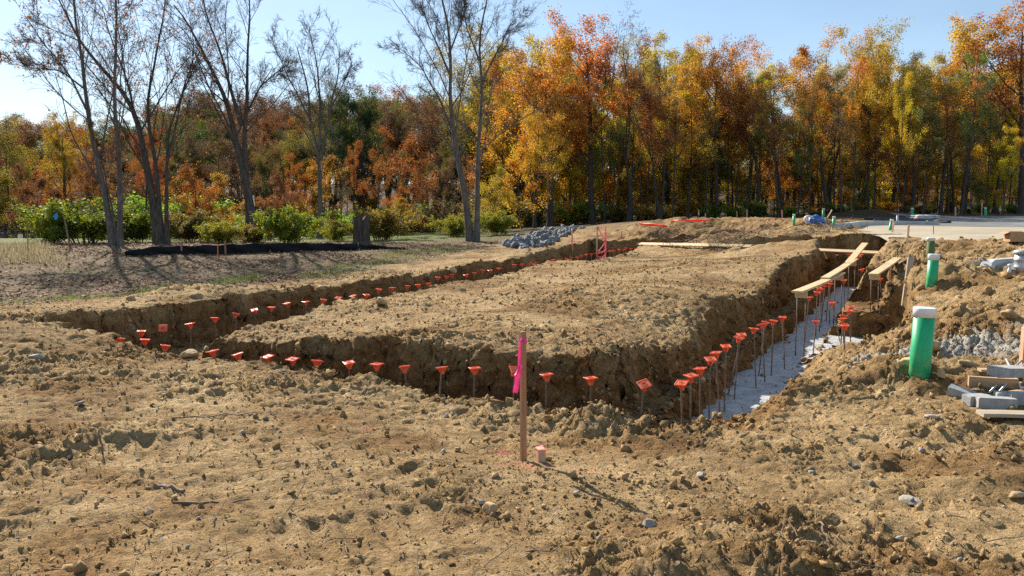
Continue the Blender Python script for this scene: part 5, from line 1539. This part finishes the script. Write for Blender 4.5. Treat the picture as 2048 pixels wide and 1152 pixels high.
# steel canister
g = on_ground(2045, 545); 
e = empty('steel_canister', g)
R = 16 / F * g[1]
link('body', lathe_mesh('body', [(R, -.05), (R, .06), (R * 1.05, .07), (R * 1.05, .09), (R, .10), (R, .17), (R * 1.05, .18), (R * 1.05, .2), (R * .98, .21), (R * .98, .27)], 26, 'galvanised'), e)
link('lid', lathe_mesh('lid', [(R * 1.12, .27), (R * 1.14, .30), (R * 1.0, .325), (R * .3, .34), (.002, .34)], 26, 'grey_pvc', True, False), e)
tag(e, 'ribbed shiny steel canister with grey lid at the right edge', 'canister')
g = on_ground(2019, 543)
e = empty('small_valve', g)
link('stem', lathe_mesh('stem', [(.03, -.05), (.03, .03), (.018, .04), (.018, .07), (.03, .08), (.03, .1), (.016, .11), (.002, .115)], 14, 'white_plastic'), e)
link('lever', board_mesh(.16, .02, .012, 'black_plastic'), e).location = (.09, -.03, .02)
tag(e, 'small white valve with black lever left of the steel canister', 'valve')
# overturned blue wheelbarrow under tarp
g = on_ground(1634, 446)
sc = g[1] / F
e = empty('wheelbarrow', g, (0, 0, math.radians(-8)))
bm = bmesh.new(); n1, n2 = 22, 12; L, Hb, Db = 32 * sc, 15 * sc, 16 * sc
grid = []
for i in range(n1 + 1):
    u = i / n1; row = []
    prof_h = (.55 + .45 * math.sin(math.pi * min(u * 1.25, 1))) * (1 if u < .8 else math.sqrt(max(0, 1 - ((u - .8) / .2) ** 2)) * .75 + .25)
    for k in range(n2 + 1):
        a = math.pi * k / n2
        row.append(bm.verts.new(((u - .5) * L, -math.cos(a) * Db / 2 * (.7 + .3 * prof_h), .02 + math.sin(a) ** .7 * Hb * prof_h + .015 * math.sin(u * 17 + k))))
    grid.append(row)
for i in range(n1):
    for k in range(n2): bm.faces.new((grid[i][k], grid[i + 1][k], grid[i + 1][k + 1], grid[i][k + 1]))
bm.faces.new(grid[0][::-1]); bm.faces.new(grid[-1])
bmesh.ops.recalc_face_normals(bm, faces=bm.faces)
link('tray', bm_mesh('tray', bm, 'blue_tarp', True), e)
bm = bmesh.new()
add_box(bm, (-L * .30, -Db * .36, Hb * .62), (L * .34, .05, Hb * .34), Matrix.Rotation(.5, 3, 'Y'))
bmesh.ops.bevel(bm, geom=bm.edges[:], offset=.02, segments=2, affect='EDGES')
link('white_bag', bm_mesh('white_bag', bm, 'white_wrap', True), e)
V, Fc = ring_mesh([(.10, -.035), (.13, -.035), (.145, -.015), (.145, .015), (.13, .035), (.10, .035)], 18); bm = bmesh.new(); vs = [bm.verts.new(v) for v in V]
for f in Fc: bm.faces.new([vs[k] for k in f])
w_ = link('wheel', bm_mesh('wheel', bm, 'white_plastic', True), e); w_.location = (-L * .56, -Db * .25, .11); w_.rotation_euler = (math.radians(90), 0, .3)
for sy in (-1, 1):
    o = link('handle', lathe_mesh('handle', [(.014, 0), (.014, L * .6)], 7, 'black_plastic'), e); o.location = (-L * .62, sy * Db * .2, .04); o.rotation_euler = (0, math.radians(72), 0)
tag(e, 'blue overturned wheelbarrow with a white bag near the far green pipes', 'wheelbarrow')
# pallet of white wrapped sacks
g = on_ground(1850, 441)
sc = g[1] / F
e = empty('wrapped_pallet', g, (0, 0, math.radians(-6)))
bm = bmesh.new()
for k in range(5): add_box(bm, ((k - 2) * 9 * sc, 0, 3.2 * sc), (7 * sc, .9, 1.0 * sc))
for k in (-1, 0, 1): add_box(bm, (0, k * .38, 1.4 * sc), (46 * sc, .09, 2.4 * sc))
link('pallet', bm_mesh('pallet', bm, 'old_board'), e)
for k in range(12):
    bm = bmesh.new(); bmesh.ops.create_icosphere(bm, subdivisions=2, radius=1)
    for v in bm.verts:
        c = v.co; c = Vector([math.copysign(abs(x) ** .6, x) for x in c])
        n_ = .06 * math.sin(c.x * 7 + k) + .05 * math.sin(c.y * 9 + k * 2)
        v.co = Vector((c.x * 9.5 * sc, c.y * .30, c.z * (2.1 + n_ * 8) * sc))
    o = link('sack', bm_mesh('sack', bm, 'white_wrap', True), e)
    o.location = (((k % 3) - 1) * 13.5 * sc + random.uniform(-1, 1) * sc, ((k // 3) % 2 - .5) * .5, (5.6 + 3.6 * (k // 6)) * sc); o.rotation_euler = (random.uniform(-.06, .06), random.uniform(-.06, .06), random.uniform(-.15, .15))
tag(e, 'pallet stacked with white wrapped sacks at the edge of the parking lot', 'pallet')
for k, (px, py, L, rz, lab) in enumerate(((1800, 444, 2.2, -18, 'long black drain pipe lying left of the white pallet'), (1770, 441, 1.9, -14, 'black drain pipe farther left, on the dirt mound'), (1878, 447, 1.2, 10, 'short dark pipe lying right of the white pallet'))):
    g = on_ground(px, py); e = empty('drain_pipe', (g[0], g[1], g[2] + .07), (0, math.radians(90), math.radians(rz)))
    pr = []
    for q in range(int(L / .06)): pr += [(.062, -L/2 + q * .06), (.07, -L/2 + q * .06 + .015), (.07, -L/2 + q * .06 + .035), (.062, -L/2 + q * .06 + .05)]
    link('pipe', lathe_mesh('pipe', pr, 10, 'black_plastic'), e); tag(e, lab, 'drain pipe', 'black drain pipes')
for k, (px, py, L, rz) in enumerate(((1862, 446, 1.0, 25), (1872, 448, .9, -20))):
    loose_board(px, py, (L, .12, .03), rz, ['pale plank slanting against the white pallet', 'second short plank lying by the white pallet'][k], 'old_board', (0, -8), .05)

# ---------------------------------------------------------------- rock pile and single stones
r = np.random.default_rng(77)
RM = []
for k in range(7):
    V, Fq = ico(2, .3, r, .8); RM.append(mesh_np('stone', V, Fq, 'riprap_stone'))
pb = on_ground(1060, 488); e = empty('stone_pile', pb)
n_st = 0
corners = [(1000, 493), (1040, 500), (1090, 494), (1140, 470), (1170, 456), (1130, 459), (1080, 466), (1030, 478)]
poly = np.array([on_ground(*c)[:2] for c in corners])
def inside(p, poly):
    c = False; j = len(poly) - 1
    for i in range(len(poly)):
        if (poly[i, 1] > p[1]) != (poly[j, 1] > p[1]) and p[0] < (poly[j, 0] - poly[i, 0]) * (p[1] - poly[i, 1]) / (poly[j, 1] - poly[i, 1]) + poly[i, 0]: c = not c
        j = i
    return c
lo, hi = poly.min(0), poly.max(0)
Pp = r.uniform(lo, hi, (6000, 2)); Pp = [p for p in Pp if inside(p, poly)][:295]
Pp = np.array(Pp); zz = height(Pp[:, 0], Pp[:, 1])
for p, z in zip(Pp, zz):
    o = link('stone', RM[r.integers(0, 7)], e)
    s = r.uniform(.08, .2); ed = .02 + .09 * r.uniform()
    o.location = Vector((p[0], p[1], z + ed * r.uniform(.2, 1.0))) - Vector(pb); o.scale = (s, s * r.uniform(.7, 1.1), s * r.uniform(.6, .9)); o.rotation_euler = r.uniform(-3, 3, 3)
tag(e, 'heap of broken blue-grey stones right of the twin bare trunks', 'stone pile')

def rock(px, py, w_px, mat, label, flat=.75, sub=3, sink=.25, seed=0, tall=1.0, y=None, jit=.25):
    rg = np.random.default_rng(seed + px)
    V, Fq = ico(sub, jit, rg, flat); g = on_ground(px, py)
    if y: g = at_y(px, py, y); g[2] = hz(g[0], g[1])
    s = w_px / 2 / F * g[1]
    V = V * np.array((1, 1, tall))
    o = link('rock', mesh_np('rock', V * s, Fq, mat, True)); o.location = (g[0], g[1] + s * .4, g[2] + s * flat * tall * (1 - 2 * sink)); o.rotation_euler = (rg.uniform(-.3, .3), rg.uniform(-.3, .3), rg.uniform(0, 6))
    tag(o, label, 'rock')
rock(1228, 829, 34, 'pale_stone', 'pale round boulder at the foot of the front trench wall', .95, y=7.2)
rock(1129, 829, 22, 'tan_stone', 'smooth tan stone on the near rim of the front trench', .8)
rock(1500, 842, 60, 'concrete', 'lump of spilled grey concrete at the near end of the footing', .6, 4, .3, jit=.45, y=8.2)
rock(70, 722, 34, 'grey_stone', 'grey flat rock among the clods at the left edge', .7)
rock(295, 1030, 36, 'tan_stone', 'tan angular stone in the lower left foreground', .75)
rock(155, 812, 36, 'grey_stone', 'flat grey stone in the left foreground', .35)
rock(1302, 1054, 30, 'grey_stone', 'blue-grey stone at the tip of the stake shadow', .6)
rock(1803, 1082, 26, 'grey_stone', 'grey stone in the lower right foreground', .7)
rock(1825, 1008, 46, 'grey_stone', 'flat grey stone right of the middle foreground', .4)
rock(978, 1026, 38, 'tan_stone', 'brown stone below the survey stake', .75)
rock(962, 1008, 20, 'grey_stone', 'small blue-grey stone left behind the brown stone', .6)
rock(1402, 955, 24, 'grey_stone', 'small grey stone right of the wooden hub', .6)
rock(2036, 1000, 34, 'tan_stone', 'tan stone at the right edge of the foreground', .7)
rock(1870, 700, 40, 'tan_stone', 'tan boulder right of the largest green pipe', .75)
rock(1940, 735, 36, 'tan_stone', 'tan flat boulder on the grey gravel', .6)
rock(2030, 640, 50, 'tan_stone', 'big brown boulder at the right edge above the gravel', .7)
rock(1816, 735, 46, 'tan_stone', 'long pale tan rock leaning at the foot of the largest green pipe', .6)
rock(1885, 755, 30, 'tan_stone', 'small pale rock right of the foot of the largest green pipe', .7)
rock(1870, 838, 34, 'grey_stone', 'blue-grey flat stone below the right mound', .4)
rock(262, 603, 20, 'tan_stone', 'round tan stone at the foot of the leafy slope', .9)
rock(380, 716, 34, 'tan_stone', 'tan clod-like stone beside the corner rebar cluster', .8)
rock(640, 538 + 42, 22, 'tan_stone', 'tan stone on the left bank above the trench', .8)
rock(905, 548, 26, 'tan_stone', 'dark tan block on the far bank of the left trench', .9)
rock(760, 588 + 24, 40, 'tan_stone', 'pile-like tan rock on the inner edge of the left trench', .7)
rock(925, 583, 16, 'tan_stone', 'round tan stone on the inner edge of the left trench', .9)

# ---------------------------------------------------------------- loose soil, gravel, leaves, grass
r = np.random.default_rng(99)
def frustum_points(n, r0, r1, r, spread=.70):
    rr = r0 * (r1 / r0) ** r.uniform(0, 1, n); az = r.uniform(-spread, spread, n)
    return rr * np.sin(az), rr * np.cos(az), rr
CL = [ico(1, .3, r, .8) for _ in range(8)]
n = 9000
x, y, rr = frustum_points(n, 2.6, 34, r)
qx, qy = unwarp(x, y); s, t = w2st(qx, qy)
_, cut = carve(base_h(x, y), s, t)
z = height(x, y)
clump = sstep(-.3, .5, pn2(x * .45 + 3, y * .75, 31) + .5 * pn2(x * 1.4, y * 2.0, 32))
edge = np.zeros(n)
for c in CUTS[:4]:
    dd = np.maximum(np.maximum(c[0] - s, s - c[1]), np.maximum(c[2] - t, t - c[3])); edge = np.maximum(edge, np.exp(-(dd / .5) ** 2))
right = sstep(.6, 1.3, s) * sstep(-.5, 2, t)
keep = r.uniform(0, 1, n) < (.12 + .55 * clump + .5 * edge + .5 * right)
keep &= (litter_mask(x, y, s) < .5) & (pave_mask(x, y) < .3)
size = (.0060 + .0010 * rr) * (r.pareto(2.6, n) + .6) * (1 + .7 * right + .3 * edge)
size = np.clip(size, .006, .05 + .06 * right + .03 * edge)
pos = np.column_stack([x, y, z + size * .05])[keep]
# lumps sticking out of the cut faces
wi = np.nonzero((steep > .6) & (np.hypot(X, Y) < 16))[0]; wi = r.choice(wi, min(6500, len(wi)), replace=False)
wsz = np.clip(.010 * (.6 + r.pareto(2.4, len(wi))), .006, .06)
pos = np.vstack([pos, np.column_stack([X[wi], Y[wi], Z[wi]])]); csz = np.concatenate([size[keep], wsz])
tag(link('soil_clods', scatter('soil_clods', CL, pos, csz, r, 'soil_clod')), 'loose clods of tan clay strewn over the plot', kind='stuff')
OC = []
for _ in range(10):
    v_ = np.array([(1, 0, 0), (-1, 0, 0), (0, 1, 0), (0, -1, 0), (0, 0, .8), (0, 0, -.6)], float) * r.uniform(.55, 1.25, (6, 1)) + r.normal(size=(6, 3)) * .15
    OC.append((v_, np.array([(0, 2, 4), (2, 1, 4), (1, 3, 4), (3, 0, 4), (2, 0, 5), (1, 2, 5), (3, 1, 5), (0, 3, 5)])))
n = 80000
x, y, rr = frustum_points(n, 2.4, 20, r, .62)
qx, qy = unwarp(x, y); s, t = w2st(qx, qy)
clump = sstep(-.4, .4, pn2(x * .45 + 3, y * .75, 31) + .5 * pn2(x * 1.4, y * 2.0, 32) + .4 * pn2(x * 4, y * 5, 63))
keep = (r.uniform(0, 1, n) < .25 + .75 * clump) & (litter_mask(x, y, s) < .5)
x, y, rr, s, t = x[keep], y[keep], rr[keep], s[keep], t[keep]
size = np.clip((.0022 + .0009 * rr) * (.55 + r.pareto(3.2, len(x))), .003, .035)
tag(link('soil_crumbs', scatter('soil_crumbs', OC, np.column_stack([x, y, height(x, y) + size * .25]), size, r, 'soil_clod')), 'fine crumbs of tan clay covering the plot', kind='stuff')
big = [ico(2, .3, r, .8) for _ in range(6)]
n = 2600
x, y, rr = frustum_points(n, 4, 30, r)
qx, qy = unwarp(x, y); s, t = w2st(qx, qy); z = height(x, y)
edge = np.zeros(n)
for c in CUTS[:4]:
    dd = np.maximum(np.maximum(c[0] - s, s - c[1]), np.maximum(c[2] - t, t - c[3])); edge = np.maximum(edge, np.exp(-(np.clip(dd, 0, 9) / .45) ** 2) * (dd > -.2))
right = sstep(.6, 1.2, s) * sstep(0, 2.5, t); back = sstep(19, 22, t) * (1 - sstep(27, 31, t)) * sstep(-7, -5, s)
keep = (r.uniform(0, 1, n) < .006 + .10 * edge + .40 * right + .35 * back) & (litter_mask(x, y, s) < .5) & (pave_mask(x, y) < .3)
size = r.uniform(.025, .065, n) * (1 + .35 * right + 1.0 * back)
tag(link('earth_lumps', scatter('earth_lumps', big, np.column_stack([x, y, z + size * .1])[keep], size[keep], r, 'soil_clod')), 'larger lumps of dug earth along the trench rims', kind='stuff')
n = 5000
gx, gy = [], []
for (p, rad, k) in ((gp, .6, 900), (gr, .4, 450), (at_z(2030, 545, .7), .6, 250), (at_z(1990, 700, .28), .5, 300)):
    gx.append(p[0] + r.normal(size=k) * rad * .6); gy.append(p[1] + r.normal(size=k) * rad * .6)
gx, gy = np.concatenate(gx), np.concatenate(gy); sz = .005 + .004 * np.minimum(r.pareto(2.5, len(gx)), 4)
tag(link('gravel', scatter('gravel', CL, np.column_stack([gx, gy, height(gx, gy) - sz * .1]), sz, r, 'gravel_stone')), 'pale grey crushed gravel right of the largest green pipe', kind='stuff')
n = 1300
x, y, rr = frustum_points(n, 2.6, 16, r); sz = (.004 + .0009 * rr) * (r.pareto(2.8, n) + .6); sz = np.clip(sz, .005, .03)
qx, qy = unwarp(x, y); s, t = w2st(qx, qy); keep = litter_mask(x, y, s) < .5
tag(link('stone_chips', scatter('stone_chips', CL, np.column_stack([x, y, height(x, y) + sz * .25])[keep], sz[keep], r, 'grey_stone')), 'grey shale chips scattered in the clay', kind='stuff')
# dirt that has fallen onto the footing
n = 900
s = np.concatenate([r.uniform(-.22, .5, 500), -.2 + np.abs(r.normal(size=400)) * .07]); t = r.uniform(.7, 15, n); x, y = st2w(s, t); a_, b_ = warp(x, y)
sz = np.clip(.006 * (.6 + r.pareto(2.2, n)), .004, .05)
tag(link('fallen_dirt', scatter('fallen_dirt', CL, np.column_stack([x + a_, y + b_, np.full(n, -.505)]), sz, r, 'soil_clod')), 'crumbs of soil fallen onto the concrete footing', kind='stuff')
# twigs and roots
def twig_paths(n, pos, L, r, rise=.25):
    d = r.normal(size=(n, 3)); d[:, 2] = np.abs(d[:, 2]) * rise; d /= np.linalg.norm(d, axis=1)[:, None]
    P = np.zeros((n, 5, 3)); P[:, 0] = pos
    for k in range(4):
        d = d + r.normal(size=d.shape) * .16; d /= np.linalg.norm(d, axis=1)[:, None]; P[:, k + 1] = P[:, k] + d * (L / 4)[:, None]
    return P
n = 420
x, y, rr = frustum_points(n, 2.6, 12, r); z = height(x, y)
P = twig_paths(n, np.column_stack([x, y, z + .006]), r.uniform(.04, .22, n), r, .12)
zz = height(P[:, :, 0].ravel(), P[:, :, 1].ravel()).reshape(n, 5); P[:, :, 2] = np.maximum(P[:, :, 2], zz + .005)
V, Fq = tubes([(P, np.repeat(r.uniform(.0015, .004, n)[:, None], 5, 1) * np.linspace(1, .6, 5), 4)])
tag(link('twig_litter', mesh_np('twig_litter', V, Fq, 'twig_wood', True)), 'small twigs and root bits scattered over the clay', kind='stuff')
for k, (pa_, pb_, w, lab) in enumerate((((310, 978), (372, 988), .018, 'pale wooden stick lying in the lower left foreground'), ((345, 1010), (500, 1002), .009, 'long thin dark branch in the lower left foreground'),
        ((70, 895), (108, 920), .022, 'short thick stick in the left foreground'), ((345, 838), (515, 828), .006, 'long thin twig in the left middle foreground'),
        ((505, 905), (512, 918), .006, 'tiny upright pale splinter left of centre'), ((1990, 905), (2050, 920), .01, 'dark root at the right edge of the foreground'),
        ((1640, 1045), (1655, 1090), .006, 'forked thin root in the right foreground'), ((197, 862), (204, 908), .009, 'grey twig sticking up in the left foreground'))):
    a = on_ground(*pa_); b = on_ground(*pb_); m_ = (a + b) / 2; m_[2] = hz(m_[0], m_[1]) + .01; a[2] += .01; b[2] += .01
    if 'sticking' in lab or 'upright' in lab: a, b = b, at_y(*pa_, b[1]); m_ = (a + b) / 2 + np.array((.01, 0, 0))
    tt_ = np.linspace(0, 1, 9)[:, None]; Q = (1 - tt_) ** 2 * a + 2 * tt_ * (1 - tt_) * m_ + tt_ ** 2 * b
    Q += r.normal(size=Q.shape) * .006
    V, Fq = tubes([(Q[None], (w * np.linspace(1, .55, 9))[None], 6)])
    org = a.copy(); o = link('stick', mesh_np('stick', V - org, Fq, 'twig_wood', True)); o.location = org
    tag(o, lab, 'stick', 'loose sticks')
# brush heaps of roots behind the back formboard
BH = ((1390, 474), (1440, 478), (1475, 480), (1620, 462), (1345, 468))
for k, (px, py) in enumerate(BH):
    g = on_ground(px, py + 4); n = 170
    pos = g + r.normal(size=(n, 3)) * np.array((.55, .35, .0)); pos[:, 2] = height(pos[:, 0], pos[:, 1]) + r.uniform(-.05, .12, n)
    P = twig_paths(n, pos, r.uniform(.15, .5, n), r, .5)
    V, Fq = tubes([(P, np.repeat(r.uniform(.004, .010, n)[:, None], 5, 1) * np.linspace(1, .5, 5), 3)])
    o = link('brush_heap', mesh_np('brush_heap', V - g, Fq, 'twig_wood', True)); o.location = g
    tag(o, ['brush heap of roots behind the back formboard, second from left', 'brush heap of roots behind the back formboard, third from left', 'brush heap of roots at the right end of the back formboard',
            'brush heap of roots in front of the blue wheelbarrow', 'leftmost brush heap of roots behind the back formboard'][k], 'brush heap', 'brush heaps', kind='stuff')
# fallen leaves on the slope
n = 62000
s = r.uniform(-24, -9.2, n); t = r.uniform(-4, 24, n); x, y = st2w(s, t)
keep = (np.abs(x) < .75 * y + 2) & (y < 31) & (litter_mask(x, y, s) > .35) & (r.uniform(0, 1, n) < .35 + .65 * sstep(-.2, .4, pn2(x * .5, y * .5, 45)))
x, y = x[keep], y[keep]; z = height(x, y)
R = rand_rot(len(x), r); R[:, 2, :] *= .35
tag(link('fallen_leaves', scatter('fallen_leaves', [LEAF, LEAF2], np.column_stack([x, y, z + .02]), r.uniform(.05, .11, len(x)), r, 'litter_leaf', R)), 'carpet of fallen brown leaves on the left slope', kind='stuff')
# grass
BL = (np.array([(-.02, 0, 0), (.02, 0, 0), (.012, .08, .55), (-.012, .08, .55), (0, .28, 1.0)]), np.array([[0, 1, 2, 3], [3, 2, 4, 4]]))
BLADE = (np.array([(-.035, 0, 0), (.035, 0, 0), (.01, .22, 1.0), (-.01, .22, 1.0)]), np.array([[0, 1, 2, 3]]))
def zrot(n, r, tilt=.25):
    a = r.uniform(0, 2 * math.pi, n); c, s_ = np.cos(a), np.sin(a); o, i_ = np.zeros(n), np.ones(n)
    Rz = np.stack([np.stack([c, -s_, o], -1), np.stack([s_, c, o], -1), np.stack([o, o, i_], -1)], 1)
    b = r.normal(size=n) * tilt; cb, sb_ = np.cos(b), np.sin(b)
    Rx = np.stack([np.stack([i_, o, o], -1), np.stack([o, cb, -sb_], -1), np.stack([o, sb_, cb], -1)], 1)
    return Rz @ Rx
n = 7000
px = r.uniform(-60, 150, n); yy = r.uniform(19.5, 27, n)
x = (px - 1024) / F * yy; z = base_h(x, yy)
tag(link('dry_grass', scatter('dry_grass', [BLADE], np.column_stack([x, yy, z]), r.uniform(.04, .15, n) * (1 + 1.2 * np.clip(pn2(x * 1.3, yy * 1.3, 66) + .2, 0, 1)) * (1 - .7 * sstep(80, 150, px)), r, 'dry_grass', zrot(n, r, .45))), 'tall straw-coloured dry grass at the left edge by the pond', kind='stuff')
n = 16000
s = -10.3 + r.normal(size=n) * .55; t = r.uniform(-2, 17, n); x, y = st2w(s, t)
keep = (pn2(x * .7, y * .7, 51) + r.uniform(-.3, .3, n)) > .05
x, y = x[keep], y[keep]
x2 = r.uniform(-16, 0, 6000); y2 = r.uniform(30.5, 40, 6000); x = np.concatenate([x, x2]); y = np.concatenate([y, y2]); z = height(x, y)
tag(link('green_grass', scatter('green_grass', [BLADE], np.column_stack([x, y, z]), r.uniform(.05, .12, len(x)), r, 'green_grass', zrot(len(x), r, .4))), 'short green grass along the foot of the slope', kind='stuff')

# ---------------------------------------------------------------- labels that several things share: tell them apart by place
same = {}
for o in COL.objects:
    if o.parent is None and 'label' in o.keys(): same.setdefault(o['label'], []).append(o)
for lab, obs in same.items():
    if len(obs) > 1:
        obs.sort(key=lambda o: o.location.x / max(o.location.y, .1))
        for k, o in enumerate(obs):
            sfx = 'leftmost' if k == 0 else ('rightmost' if k == len(obs) - 1 else '%s from left' % ordinal(k + 1))
            o['label'] = lab + ', ' + sfx
